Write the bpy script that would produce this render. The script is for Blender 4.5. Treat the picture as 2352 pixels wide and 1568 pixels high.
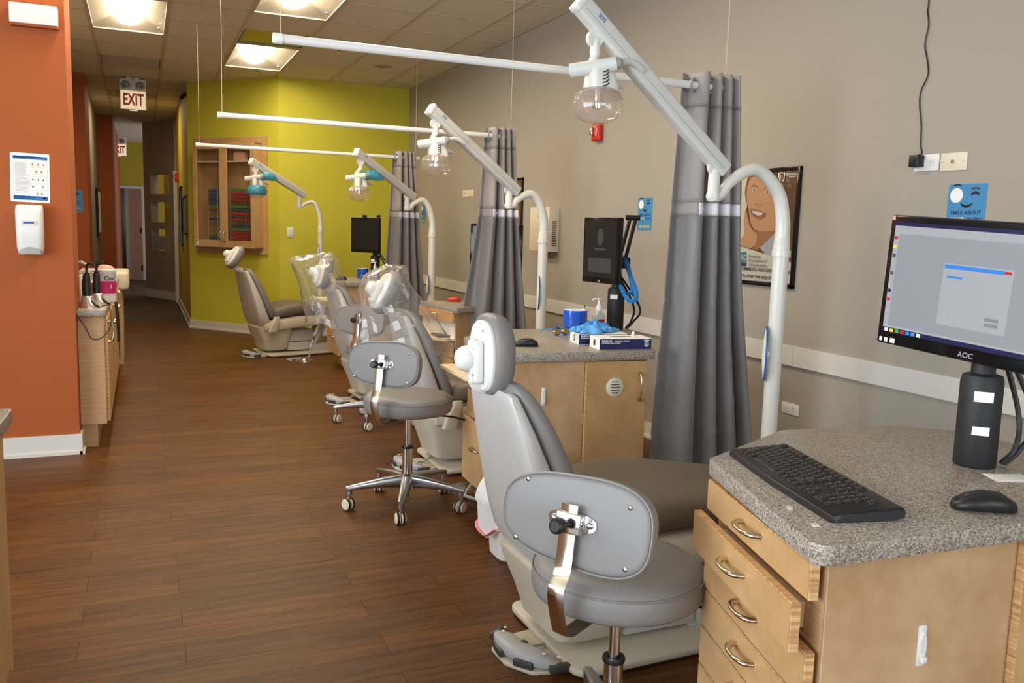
import bpy, bmesh, math, random
import numpy as np
from mathutils import Vector, Matrix

# ------------------------------------------------------------------ scene reset
for o in list(bpy.data.objects): bpy.data.objects.remove(o)
SC = bpy.context.scene
COL = SC.collection
random.seed(7)
PI = math.pi

# ------------------------------------------------------------------ camera
FPX, YAW, PITCH, ROLL, CAMH = 1961.94, 0.409951, 0.128539, -0.0287295, 1.34
def cam_axes():
    cy, sy = math.cos(YAW), math.sin(YAW)
    f = Vector((sy*math.cos(PITCH), cy*math.cos(PITCH), -math.sin(PITCH)))
    r = Vector((cy, -sy, 0)); d = f.cross(r)
    c, s = math.cos(ROLL), math.sin(ROLL)
    return c*r + s*d, -s*r + c*d, f
CR, CD, CF = cam_axes()
cam = bpy.data.objects.new('camera', bpy.data.cameras.new('camera')); COL.objects.link(cam)
cam.matrix_world = Matrix(((CR.x, -CD.x, -CF.x, 0), (CR.y, -CD.y, -CF.y, 0), (CR.z, -CD.z, -CF.z, CAMH), (0, 0, 0, 1)))
cam.data.sensor_width = 36; cam.data.lens = FPX/2352*36; cam.data.clip_start = .05
SC.camera = cam
def ray(x, y): return CR*((x-1176)/FPX) + CD*((y-784)/FPX) + CF
def at(x, y, ax, v):
    """point where the photo pixel's line of sight meets the plane X, Y or Z = v"""
    d = ray(x, y); i = 'XYZ'.index(ax); c = Vector((0, 0, CAMH))
    return c + d*((v-c[i])/d[i])
def atp(x, y, p, n):
    d = ray(x, y); c = Vector((0, 0, CAMH)); p, n = Vector(p), Vector(n)
    return c + d*((p-c).dot(n)/d.dot(n))

# ------------------------------------------------------------------ world, exposure, daylight
SC.view_settings.view_transform = 'Standard'
SC.view_settings.look = 'None'
SC.view_settings.gamma = 1
SC.view_settings.use_curve_mapping = False
SC.view_settings.exposure = 0.0
w = bpy.data.worlds.new('world'); SC.world = w; w.use_nodes = True
w.node_tree.nodes['Background'].inputs[0].default_value = (.80, .90, 1.0, 1)
w.node_tree.nodes['Background'].inputs[1].default_value = 1.0
def area(name, loc, rot, sx, sy, power, color):
    l = bpy.data.lights.new(name, 'AREA'); l.shape = 'RECTANGLE'; l.size = sx; l.size_y = sy
    l.energy = power; l.color = color
    o = bpy.data.objects.new(name, l); COL.objects.link(o); o.location = loc; o.rotation_euler = rot
    return o
# daylight entering by the shop-front windows behind and to the left of the photographer (windows are built below)
area('daylight_front_left', (-1.75, -4.95, 1.45), (PI/2, 0, 0), 2.1, 2.3, 40, (.86, .94, 1.0))
area('daylight_front_right', (1.05, -4.95, 1.45), (PI/2, 0, 0), 2.9, 2.3, 122, (.86, .94, 1.0))
area('daylight_side', (-3.12, 1.0, 1.5), (PI/2, 0, -PI/2), 5.2, 2.2, 260, (.86, .94, 1.0))

# ------------------------------------------------------------------ materials
MATS = {}
def mat(name, col=(.5, .5, .5), rough=.5, metal=0, bump=0, bscale=60, var=0, vscale=8, spec=.5, coat=0, emit=None, estr=0, alpha=1, trans=0, stretch=(1, 1, 1), sheen=0, ior=1.45, det=4):
    if name in MATS: return MATS[name]
    m = bpy.data.materials.new(name); m.use_nodes = True; MATS[name] = m
    nt = m.node_tree; b = nt.nodes['Principled BSDF']
    b.inputs['Base Color'].default_value = (*col, 1); b.inputs['Roughness'].default_value = rough
    b.inputs['Metallic'].default_value = metal; b.inputs['Specular IOR Level'].default_value = spec
    b.inputs['Coat Weight'].default_value = coat; b.inputs['Alpha'].default_value = alpha
    b.inputs['Transmission Weight'].default_value = trans; b.inputs['IOR'].default_value = ior
    if sheen: b.inputs['Sheen Weight'].default_value = sheen
    if emit: b.inputs['Emission Color'].default_value = (*emit, 1); b.inputs['Emission Strength'].default_value = estr
    if bump or var:
        tc = nt.nodes.new('ShaderNodeTexCoord'); mp = nt.nodes.new('ShaderNodeMapping')
        mp.inputs['Scale'].default_value = stretch; nt.links.new(tc.outputs['Object'], mp.inputs[0])
        if var:
            n = nt.nodes.new('ShaderNodeTexNoise'); n.inputs['Scale'].default_value = vscale; n.inputs['Detail'].default_value = det
            nt.links.new(mp.outputs[0], n.inputs['Vector'])
            r = nt.nodes.new('ShaderNodeValToRGB')
            r.color_ramp.elements[0].position = .3; r.color_ramp.elements[1].position = .7
            r.color_ramp.elements[0].color = (*[c*(1-var) for c in col], 1); r.color_ramp.elements[1].color = (*[min(1, c*(1+var)) for c in col], 1)
            nt.links.new(n.outputs[0], r.inputs[0]); nt.links.new(r.outputs[0], b.inputs['Base Color'])
        if bump:
            n = nt.nodes.new('ShaderNodeTexNoise'); n.inputs['Scale'].default_value = bscale; n.inputs['Detail'].default_value = 3
            nt.links.new(mp.outputs[0], n.inputs['Vector'])
            bp = nt.nodes.new('ShaderNodeBump'); bp.inputs['Strength'].default_value = bump; bp.inputs['Distance'].default_value = .002
            nt.links.new(n.outputs[0], bp.inputs['Height']); nt.links.new(bp.outputs[0], b.inputs['Normal'])
    return m
def wood_mat(name, dark, light, rough, sc, stretch, rnd=.0, bump=.05):
    """long streaky grain; rnd varies the tone from object to object"""
    m = bpy.data.materials.new(name); m.use_nodes = True; MATS[name] = m
    nt = m.node_tree; b = nt.nodes['Principled BSDF']; b.inputs['Roughness'].default_value = rough; b.inputs['Specular IOR Level'].default_value = .22
    tc = nt.nodes.new('ShaderNodeTexCoord'); mp = nt.nodes.new('ShaderNodeMapping'); mp.inputs['Scale'].default_value = stretch
    oi = nt.nodes.new('ShaderNodeObjectInfo')
    nt.links.new(tc.outputs['Object'], mp.inputs[0])
    if rnd:
        ad = nt.nodes.new('ShaderNodeVectorMath'); ad.operation = 'ADD'
        ml = nt.nodes.new('ShaderNodeMath'); ml.operation = 'MULTIPLY'; ml.inputs[1].default_value = 37
        nt.links.new(oi.outputs['Random'], ml.inputs[0]); nt.links.new(mp.outputs[0], ad.inputs[0]); nt.links.new(ml.outputs[0], ad.inputs[1])
        vec = ad.outputs[0]
    else: vec = mp.outputs[0]
    n1 = nt.nodes.new('ShaderNodeTexNoise'); n1.inputs['Scale'].default_value = sc; n1.inputs['Detail'].default_value = 6; n1.inputs['Roughness'].default_value = .65
    nt.links.new(vec, n1.inputs['Vector'])
    r = nt.nodes.new('ShaderNodeValToRGB'); r.color_ramp.elements[0].position = .32; r.color_ramp.elements[1].position = .68
    r.color_ramp.elements[0].color = (*dark, 1); r.color_ramp.elements[1].color = (*light, 1)
    nt.links.new(n1.outputs[0], r.inputs[0])
    out = r.outputs[0]
    if rnd:
        hs = nt.nodes.new('ShaderNodeHueSaturation')
        mr = nt.nodes.new('ShaderNodeMapRange'); mr.inputs['To Min'].default_value = 1-rnd; mr.inputs['To Max'].default_value = 1+rnd
        nt.links.new(oi.outputs['Random'], mr.inputs[0]); nt.links.new(mr.outputs[0], hs.inputs['Value']); nt.links.new(out, hs.inputs['Color'])
        out = hs.outputs[0]
    nt.links.new(out, b.inputs['Base Color'])
    bp = nt.nodes.new('ShaderNodeBump'); bp.inputs['Strength'].default_value = bump; bp.inputs['Distance'].default_value = .001
    nt.links.new(n1.outputs[0], bp.inputs['Height']); nt.links.new(bp.outputs[0], b.inputs['Normal'])
    return m
def speckle_mat(name, cols, scale, rough):
    m = bpy.data.materials.new(name); m.use_nodes = True; MATS[name] = m
    nt = m.node_tree; b = nt.nodes['Principled BSDF']; b.inputs['Roughness'].default_value = rough
    tc = nt.nodes.new('ShaderNodeTexCoord'); v = nt.nodes.new('ShaderNodeTexVoronoi'); v.inputs['Scale'].default_value = scale
    nt.links.new(tc.outputs['Object'], v.inputs['Vector'])
    sp = nt.nodes.new('ShaderNodeSeparateColor'); nt.links.new(v.outputs['Color'], sp.inputs[0])
    r = nt.nodes.new('ShaderNodeValToRGB'); r.color_ramp.interpolation = 'LINEAR'
    el = r.color_ramp.elements
    while len(el) < len(cols): el.new(.5)
    for i, c in enumerate(cols): el[i].position = i/(len(cols)-1); el[i].color = (*c, 1)
    nt.links.new(sp.outputs[0], r.inputs[0]); nt.links.new(r.outputs[0], b.inputs['Base Color'])
    return m
def film_mat(name, tint, gloss=.25, rough=.06, bscale=30, bump=.6, cloud=.06):
    """thin clear plastic film: mostly see-through, glossy, slightly milky"""
    m = bpy.data.materials.new(name); m.use_nodes = True; MATS[name] = m
    nt = m.node_tree; nt.nodes.remove(nt.nodes['Principled BSDF']); out = nt.nodes['Material Output']
    tr = nt.nodes.new('ShaderNodeBsdfTransparent'); tr.inputs[0].default_value = (*tint, 1)
    gl = nt.nodes.new('ShaderNodeBsdfGlossy'); gl.inputs['Roughness'].default_value = rough
    df = nt.nodes.new('ShaderNodeBsdfDiffuse'); df.inputs[0].default_value = (*[min(1, t*1.0) for t in tint], 1)
    fr = nt.nodes.new('ShaderNodeFresnel'); fr.inputs[0].default_value = 1.5
    ma = nt.nodes.new('ShaderNodeMath'); ma.operation = 'MULTIPLY_ADD'; ma.inputs[1].default_value = .75; ma.inputs[2].default_value = gloss*.15
    nt.links.new(fr.outputs[0], ma.inputs[0])
    ge = nt.nodes.new('ShaderNodeNewGeometry'); mr = nt.nodes.new('ShaderNodeMapRange'); mr.inputs['To Min'].default_value = 1.5; mr.inputs['To Max'].default_value = 1/1.5
    nt.links.new(ge.outputs['Backfacing'], mr.inputs[0]); nt.links.new(mr.outputs[0], fr.inputs[0])   # a film reflects alike on both faces
    m1 = nt.nodes.new('ShaderNodeMixShader'); m2 = nt.nodes.new('ShaderNodeMixShader'); m2.inputs[0].default_value = cloud
    nt.links.new(ma.outputs[0], m1.inputs[0]); nt.links.new(tr.outputs[0], m1.inputs[1]); nt.links.new(gl.outputs[0], m1.inputs[2])
    nt.links.new(m1.outputs[0], m2.inputs[1]); nt.links.new(df.outputs[0], m2.inputs[2]); nt.links.new(m2.outputs[0], out.inputs[0])
    if bump:
        tc = nt.nodes.new('ShaderNodeTexCoord'); n = nt.nodes.new('ShaderNodeTexNoise'); n.inputs['Scale'].default_value = bscale
        nt.links.new(tc.outputs['Object'], n.inputs['Vector'])
        bp = nt.nodes.new('ShaderNodeBump'); bp.inputs['Strength'].default_value = bump; bp.inputs['Distance'].default_value = .01
        nt.links.new(n.outputs[0], bp.inputs['Height'])
        for s in (gl, fr): nt.links.new(bp.outputs[0], s.inputs['Normal'])
    return m

mat('wall_taupe', (.365, .33, .278), .75, bump=.12, bscale=160)
mat('wall_green', (.56, .525, .045), .7, bump=.1, bscale=160)
mat('wall_yellow', (.50, .39, .03), .7, bump=.1, bscale=160)
mat('wall_orange', (.37, .084, .014), .7, bump=.1, bscale=160)
mat('wall_grey', (.32, .26, .21), .75, bump=.1, bscale=160)
mat('wall_white', (.75, .72, .66), .7)
mat('trim_white', (.66, .64, .60), .4)
mat('tile_white', (.66, .585, .475), .9, bump=.35, bscale=300, var=.05, vscale=240)
mat('grid_white', (.50, .42, .31), .6)
wood_mat('floor_plank', (.056, .0185, .0033), (.150, .058, .0105), .44, 3.2, (1.1, 14, 14), rnd=.16, bump=.06)
mat('floor_gap', (.05, .022, .009), .7)
mat('carpet', (.085, .06, .035), .95, bump=.6, bscale=400, var=.25, vscale=90)
wood_mat('laminate', (.42, .25, .122), (.615, .41, .235), .42, 3.0, (1.3, 1.3, 60), bump=.03)
wood_mat('laminate_front', (.45, .26, .106), (.61, .39, .195), .38, 3.0, (1.3, 1.3, 60), bump=.03)
wood_mat('ply_edge', (.34, .15, .055), (.78, .52, .26), .5, 2.0, (60, 60, 3), bump=.02)
mat('melamine', (.80, .66, .46), .5)
mat('white_interior', (.78, .76, .72), .5)
speckle_mat('granite_laminate', [(.12, .10, .08), (.27, .235, .195), (.36, .32, .27), (.50, .46, .41)], 330, .33)
mat('upholstery', (.228, .220, .220), .42, bump=.12, bscale=350, spec=.45)
mat('upholstery_brown', (.155, .125, .097), .42, bump=.12, bscale=350, spec=.45)
mat('shell_grey', (.55, .55, .54), .3)
mat('shell_cream', (.60, .56, .46), .38)
mat('light_white', (.74, .74, .70), .28)
mat('arm_grey', (.64, .65, .63), .4)
mat('white_plastic', (.76, .76, .745), .35)
mat('chrome', (.75, .75, .76), .12, 1)
mat('chrome_warm', (.78, .72, .62), .16, 1)
mat('nickel', (.62, .53, .40), .22, 1)
mat('steel_arm', (.50, .52, .55), .28, 1)
mat('black_plastic', (.012, .012, .014), .4)
mat('black_matte', (.018, .018, .02), .55)
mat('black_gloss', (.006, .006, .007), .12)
mat('dark_grey', (.055, .055, .055), .45)
mat('mid_grey', (.34, .34, .35), .4)
mat('pedal_grey', (.42, .43, .45), .4)
mat('paper', (.85, .84, .82), .7)
mat('curtain_dark', (.19, .180, .182), .45, bump=.25, bscale=40, sheen=.3)
mat('curtain_mesh', (.32, .295, .295), .6, bump=.3, bscale=500, sheen=.2)
mat('curtain_band', (.80, .78, .86), .6)
mat('rod_white', (.86, .86, .86), .3)
mat('wire', (.6, .55, .45), .4)
mat('blue_film', (.01, .09, .55), .12, coat=.4)
mat('blue_glove', (.10, .38, .80), .5, bump=.4, bscale=60)
mat('blue_strap', (.015, .22, .62), .45)
mat('blue_flyer', (.055, .25, .50), .45)
mat('navy', (.008, .012, .085), .4)
mat('ink', (.01, .01, .02), .6)
mat('ink_navy', (.012, .02, .12), .6)
mat('ink_white', (.85, .85, .85), .6)
mat('ink_grey', (.33, .33, .36), .6)
mat('ink_yellow', (.85, .62, .03), .6)
mat('ink_blue', (.02, .14, .42), .6)
mat('red', (.52, .02, .012), .3)
mat('red_plastic', (.72, .045, .02), .35)
mat('tray_red', (.50, .025, .03), .4)
mat('tray_blue', (.02, .09, .26), .4)
mat('tray_green', (.10, .32, .04), .4)
mat('tray_brown', (.14, .06, .03), .4)
mat('pink_box', (.78, .42, .34), .6)
mat('pink_ribbon', (.82, .30, .36), .5)
mat('ivory', (.74, .68, .54), .4)
mat('gold_mirror', (.75, .6, .3), .08, 1)
mat('silver_base', (.66, .60, .54), .25, .8)
mat('screen_grey', (.02, .02, .022), .25, emit=(.50, .53, .58), estr=.62)
mat('screen_ui', (.02, .02, .022), .25, emit=(.40, .42, .45), estr=.6)
mat('screen_white', (.02, .02, .022), .25, emit=(.66, .70, .75), estr=.62)
mat('screen_navy', (.01, .01, .04), .2, emit=(.01, .01, .06), estr=.5)
mat('screen_blue', (.01, .05, .2), .2, emit=(.05, .3, .85), estr=.7)
mat('screen_red', (.2, .01, .01), .2, emit=(.6, .03, .05), estr=.6)
mat('screen_dark', (.012, .012, .013), .12)
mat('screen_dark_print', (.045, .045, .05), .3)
mat('exit_glow', (.8, .7, .5), .5, emit=(1.0, .80, .50), estr=.55)
mat('lamp_glow', (1, .95, .85), .5, emit=(1.0, .84, .60), estr=40)
mat('lamp_body', (.20, .18, .15), .35)
mat('glass', (1, 1, 1), .02, trans=1, ior=1.02)
film_mat('pane', (.93, .93, .90), gloss=.3, rough=.02, bump=0, cloud=.0)
film_mat('bag_film', (.95, .94, .92), gloss=.30, rough=.16, bscale=30, bump=.35, cloud=.075)
film_mat('bag_liner', (.93, .93, .93), gloss=.2, rough=.25, bscale=30, bump=.8, cloud=.75)
film_mat('bowl_clear', (.95, .91, .88), gloss=.35, rough=.05, bscale=4, bump=.0, cloud=.10)
film_mat('blue_sleeve', (.12, .52, .75), gloss=.25, rough=.12, bscale=60, bump=.6, cloud=.4)
film_mat('sanitizer_clear', (.80, .86, .87), gloss=.35, rough=.05, bump=0, cloud=.25)

# ------------------------------------------------------------------ mesh builder
class B:
    def __init__(s): s.bm = bmesh.new()
    def _add(s, t, M=None):
        if M is not None: bmesh.ops.transform(t, matrix=M, verts=t.verts)
        me = bpy.data.meshes.new('t'); t.to_mesh(me); t.free(); s.bm.from_mesh(me); bpy.data.meshes.remove(me); return s
    def box(s, x0, x1, y0, y1, z0, z1, bev=0, seg=2, M=None):
        t = bmesh.new(); bmesh.ops.create_cube(t, size=1)
        bmesh.ops.transform(t, matrix=Matrix.Translation(((x0+x1)/2, (y0+y1)/2, (z0+z1)/2)) @ Matrix.Diagonal((abs(x1-x0), abs(y1-y0), abs(z1-z0), 1)), verts=t.verts)
        if bev: bmesh.ops.bevel(t, geom=t.edges[:], offset=bev, segments=seg, affect='EDGES', profile=.5)
        return s._add(t, M)
    def prism(s, poly, z0, z1, bev=0, seg=2, M=None):
        t = bmesh.new(); vs = [t.verts.new((p[0], p[1], z0)) for p in poly]; f = t.faces.new(vs)
        r = bmesh.ops.extrude_face_region(t, geom=[f]); bmesh.ops.translate(t, vec=(0, 0, z1-z0), verts=[v for v in r['geom'] if isinstance(v, bmesh.types.BMVert)])
        bmesh.ops.recalc_face_normals(t, faces=t.faces)
        if bev:
            es = [e for e in t.edges if abs(e.verts[0].co.z-e.verts[1].co.z) < 1e-6]
            bmesh.ops.bevel(t, geom=es, offset=bev, segments=seg, affect='EDGES', profile=.5)
        return s._add(t, M)
    def cyl(s, p0, p1, r0, r1=None, seg=20, M=None):
        return s.tube([p0, p1], [r0, r0 if r1 is None else r1], seg, M=M)
    def tube(s, pts, r, seg=12, cap=True, closed=False, flat=1.0, up=None, M=None, u0=None):
        t = bmesh.new(); pts = [Vector(p) for p in pts]; n = len(pts)
        rr = r if isinstance(r, (list, tuple)) else [r]*n
        rings = []; prev = None
        for i, p in enumerate(pts):
            if closed: d = pts[(i+1) % n]-pts[i-1]
            else: d = pts[min(i+1, n-1)]-pts[max(i-1, 0)]
            d.normalize()
            if prev is None:
                a = Vector(up) if up else (Vector((0, 0, 1)) if abs(d.z) < .9 else Vector((1, 0, 0)))
                u = d.cross(a); u.normalize()
                if u0 is not None: u = Vector(u0)-d*Vector(u0).dot(d); u.normalize()
            else:
                u = prev - d*prev.dot(d); u.normalize()
            prev = u; v = d.cross(u)
            rings.append([t.verts.new(p + u*(rr[i]*math.cos(2*PI*k/seg)) + v*(rr[i]*flat*math.sin(2*PI*k/seg))) for k in range(seg)])
        m = n if closed else n-1
        for i in range(m):
            a, b = rings[i], rings[(i+1) % n]
            for k in range(seg): t.faces.new((a[k], a[(k+1) % seg], b[(k+1) % seg], b[k]))
        if cap and not closed: t.faces.new(rings[0][::-1]); t.faces.new(rings[-1])
        bmesh.ops.recalc_face_normals(t, faces=t.faces)
        return s._add(t, M)
    def lathe(s, prof, seg=28, M=None, rib=0, ribn=0):
        t = bmesh.new(); rings = []
        for (r, z) in prof:
            if r < 1e-5: rings.append([t.verts.new((0, 0, z))])
            else: rings.append([t.verts.new((r*(1+(rib if ribn and k % 2 else 0))*math.cos(2*PI*k/seg), r*(1+(rib if ribn and k % 2 else 0))*math.sin(2*PI*k/seg), z)) for k in range(seg)])
        for a, b in zip(rings, rings[1:]):
            if len(a) == 1 and len(b) == 1: continue
            for k in range(seg):
                k2 = (k+1) % seg
                if len(a) == 1: t.faces.new((a[0], b[k2], b[k]))
                elif len(b) == 1: t.faces.new((a[k], a[k2], b[0]))
                else: t.faces.new((a[k], a[k2], b[k2], b[k]))
        bmesh.ops.recalc_face_normals(t, faces=t.faces)
        return s._add(t, M)
    def loft(s, secs, seg=24, cap=True, M=None):
        """secs: (centre, u half-axis vector, v half-axis vector, superellipse exponent)"""
        t = bmesh.new(); rings = []
        for c, u, v, e in secs:
            c, u, v = Vector(c), Vector(u), Vector(v); ring = []
            for k in range(seg):
                a = 2*PI*k/seg; ca, sa = math.cos(a), math.sin(a)
                ring.append(t.verts.new(c + u*(math.copysign(abs(ca)**(2/e), ca)) + v*(math.copysign(abs(sa)**(2/e), sa))))
            rings.append(ring)
        for a, b in zip(rings, rings[1:]):
            for k in range(seg): t.faces.new((a[k], a[(k+1) % seg], b[(k+1) % seg], b[k]))
        if cap: t.faces.new(rings[0][::-1]); t.faces.new(rings[-1])
        bmesh.ops.recalc_face_normals(t, faces=t.faces)
        return s._add(t, M)
    def grid(s, fn, nu, nv, M=None):
        t = bmesh.new(); g = [[t.verts.new(fn(i/nu, j/nv)) for j in range(nv+1)] for i in range(nu+1)]
        for i in range(nu):
            for j in range(nv): t.faces.new((g[i][j], g[i+1][j], g[i+1][j+1], g[i][j+1]))
        return s._add(t, M)
    def poly(s, pts, M=None):
        t = bmesh.new(); t.faces.new([t.verts.new(p) for p in pts]); return s._add(t, M)
    def ball(s, c, rx, ry=None, rz=None, seg=16, M=None):
        t = bmesh.new(); bmesh.ops.create_uvsphere(t, u_segments=seg, v_segments=max(6, seg//2), radius=1)
        bmesh.ops.transform(t, matrix=Matrix.Translation(c) @ Matrix.Diagonal((rx, ry or rx, rz or rx, 1)), verts=t.verts)
        return s._add(t, M)
    def mesh(s, name, m, smooth=35):
        me = bpy.data.meshes.new(name); s.bm.to_mesh(me); s.bm.free()
        if smooth:
            me.polygons.foreach_set('use_smooth', [True]*len(me.polygons)); me.set_sharp_from_angle(angle=math.radians(smooth))
        if m: me.materials.append(MATS[m] if isinstance(m, str) else m)
        return me
def rpoly(pts, r, seg=5):
    """polygon with rounded corners; r one radius or one per corner"""
    n = len(pts); out = []
    for i in range(n):
        p = Vector(pts[i]).to_2d(); a = Vector(pts[i-1]).to_2d(); b = Vector(pts[(i+1) % n]).to_2d()
        ri = r[i] if isinstance(r, (list, tuple)) else r
        if ri <= 0: out.append(p); continue
        u = (a-p).normalized(); v = (b-p).normalized()
        h = math.acos(max(-1, min(1, u.dot(v))))/2; d = min(ri/math.tan(h), (a-p).length*.49, (b-p).length*.49); rr = d*math.tan(h)
        c = p + (u+v).normalized()*(rr/math.sin(h))
        s0 = p+u*d-c; s1 = p+v*d-c
        a0 = math.atan2(s0.y, s0.x); da = (math.atan2(s1.y, s1.x)-a0+PI) % (2*PI)-PI
        for k in range(seg+1): out.append(c+Vector((math.cos(a0+da*k/seg), math.sin(a0+da*k/seg)))*rr)
    return out
def oval(rx, ry, n=24, e=2, cx=0, cy=0):
    return [(cx+rx*math.copysign(abs(math.cos(2*PI*k/n))**(2/e), math.cos(2*PI*k/n)), cy+ry*math.copysign(abs(math.sin(2*PI*k/n))**(2/e), math.sin(2*PI*k/n))) for k in range(n)]
def spline(pts, n=8):
    """Catmull-Rom through the points"""
    P = [Vector(p) for p in pts]; P = [P[0]*2-P[1]]+P+[P[-1]*2-P[-2]]; out = []
    for i in range(1, len(P)-2):
        for k in range(n):
            t = k/n; a, b, c, d = P[i-1:i+3]
            out.append(.5*((2*b)+(c-a)*t+(2*a-5*b+4*c-d)*t*t+(3*b-a-3*c+d)*t**3))
    return out+[P[-2]]

# ------------------------------------------------------------------ object helpers
def O(name, me, parent=None, loc=(0, 0, 0), rot=(0, 0, 0), label=None, cat=None, group=None, kind=None, M=None):
    o = bpy.data.objects.new(name, me); COL.objects.link(o)
    if parent: o.parent = parent
    if M is not None: o.matrix_local = M
    else: o.location = loc; o.rotation_euler = rot
    for k, v in (('label', label), ('category', cat), ('group', group), ('kind', kind)):
        if v: o[k] = v
    return o
def T(name, label, cat, loc=(0, 0, 0), rz=0, group=None, rot=None):
    o = O(name, None, None, loc, rot or (0, 0, rz), label, cat, group); o.empty_display_size = .1; return o
def S(name, me, parent=None, **k): return O(name, me, parent, kind=None if parent else 'structure', **k)
_font = {}
def text(s, size, m, align='CENTER', ext=.0004, space=1.0, bold=.014):
    key = (s, size, m, align, space, bold)
    if key in _font: return _font[key]
    c = bpy.data.curves.new('txt', 'FONT'); c.body = s; c.size = size; c.align_x = align; c.align_y = 'CENTER'; c.extrude = ext; c.resolution_u = 3; c.space_character = space; c.offset = size*bold
    o = bpy.data.objects.new('txt', c); COL.objects.link(o); bpy.context.view_layer.update()
    me = bpy.data.meshes.new_from_object(o.evaluated_get(bpy.context.evaluated_depsgraph_get()))
    bpy.data.objects.remove(o); bpy.data.curves.remove(c)
    me.materials.clear(); me.materials.append(MATS[m]); me.name = 'lettering'; _font[key] = me; return me
def frame(origin, xdir, zdir=(0, 0, 1)):
    """matrix: local x along xdir, local y along zdir, local z = out of the face (x cross y)"""
    x = Vector(xdir).normalized(); y = Vector(zdir).normalized(); z = x.cross(y)
    return Matrix(((x.x, y.x, z.x, origin[0]), (x.y, y.y, z.y, origin[1]), (x.z, y.z, z.z, origin[2]), (0, 0, 0, 1)))

# ================================================================== the setting
XR, ZC = 3.08, 3.036
# ---- floor: planks run across the room (along X)
PW, PL = .136, .91
fl = S('floor', B().box(-3.2, 3.2, -5.2, 12.47, -.06, -.004).mesh('floor', 'floor_gap', 0))
pm = B().box(-PL/2+.0006, PL/2-.0006, -PW/2+.0006, PW/2-.0006, -.012, 0).mesh('plank', 'floor_plank', 0)
near, rest = [], []
for j in range(-60, 70):
    y0 = 3.043+PW*j; yc = y0+PW/2
    if yc+PW/2 > 12.47: continue
    off = .695 if j % 2 == 0 else 1.005
    for i in range(-5, 4):
        xc = off+PL*i+PL/2
        if xc-PL/2 < -3.2 or xc-PL/2 > 3.05: continue
        # rough visibility: inside the picture's wedge and not under the walls
        vis = yc > 1.9 and xc+PL/2 > -.16*yc and xc-PL/2 < min(3.0, 1.2*yc) and not (yc > 5.6 and xc < -.65) and not (yc > 5 and xc > 2.6)
        (near if vis else rest).append((yc, xc))
near.sort(); rest += near[285:]; near = near[:285]
for yc, xc in near: O('plank', pm, fl, (xc, yc, 0))
rb = B()
for yc, xc in rest: rb.box(xc-PL/2+.0006, xc+PL/2-.0006, yc-PW/2+.0006, yc+PW/2-.0006, -.012, 0)
O('planks_beyond', rb.mesh('planks_beyond', 'floor_plank', 0), fl, kind='stuff')
S('floor_carpet', B().box(-1.2, 1.6, 12.47, 22.0, -.06, -.001).mesh('floor_carpet', 'carpet', 0))

# ---- ceiling: suspended grid
ce = S('ceiling', B().box(-3.3, 3.4, -5.3, 22.2, ZC+.13, ZC+.2).box(-3.3, -.978, -5.3, 22.2, ZC, ZC+.13).box(-.978, 3.4, -5.3, -1.81, ZC, ZC+.13).box(-.978, 3.4, 16.68, 22.2, ZC, ZC+.13).mesh('ceiling', 'tile_white', 0))
CX = [-.365+.6125*k for k in range(-1, 6)]+[XR]; CY = [7.43+.66*k for k in range(-14, 15)]
tm = B().box(-.295, .295, -.32, .32, -.002, .012, .003, 1).mesh('ceiling_tile', 'tile_white', 0)
tms = B().box(-.175, .175, -.32, .32, -.002, .012, .003, 1).mesh('ceiling_tile', 'tile_white', 0)
LIGHTS = [(-.365+.306, 8.09-.0), (.86+.306, 6.77), (.86+.306, 9.41), (.86+.306, 4.13), (-.059, 5.45)]     # centre x, centre y of 0.61 x 1.32 m fixtures
def in_light(x, y): return any(abs(x-lx) < .3 and abs(y-ly) < .66 for lx, ly in LIGHTS)
VENTS = [(-.059, 10.40), (-.059, 13.04)]
PANEL = (1.166, 8.42)
for i in range(len(CX)-1):
    for j in range(len(CY)-1):
        x, y = (CX[i]+CX[i+1])/2, (CY[j]+CY[j+1])/2
        if in_light(x, y) or any(abs(x-a) < .2 and abs(y-b) < .2 for a, b in VENTS+[PANEL]): continue
        O('ceiling_tile', tms if CX[i+1] == XR else tm, ce, (x, y, ZC))
for x in CX[:-1]: O('grid_runner', B().box(x-.014, x+.014, CY[0], CY[-1], ZC-.008, ZC+.004, .001, 1).mesh('grid_runner', 'grid_white', 0), ce)
for y in CY:
    segs = []
    x0 = CX[0]
    for i in range(len(CX)-1):
        xm = (CX[i]+CX[i+1])/2
        if any(abs(xm-lx) < .3 and abs(y-ly) < .5 for lx, ly in LIGHTS):
            if CX[i] > x0+.01: segs.append((x0, CX[i]))
            x0 = CX[i+1]
    segs.append((x0, CX[-1]))
    for a, b in segs: O('grid_tee', B().box(a, b, y-.009, y+.009, ZC-.006, ZC+.003).mesh('grid_tee', 'grid_white', 0), ce)
O('wall_angle', B().box(XR-.02, XR, 4.8, 10.5, ZC-.005, ZC+.002).mesh('wall_angle', 'grid_white', 0), ce)

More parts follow.
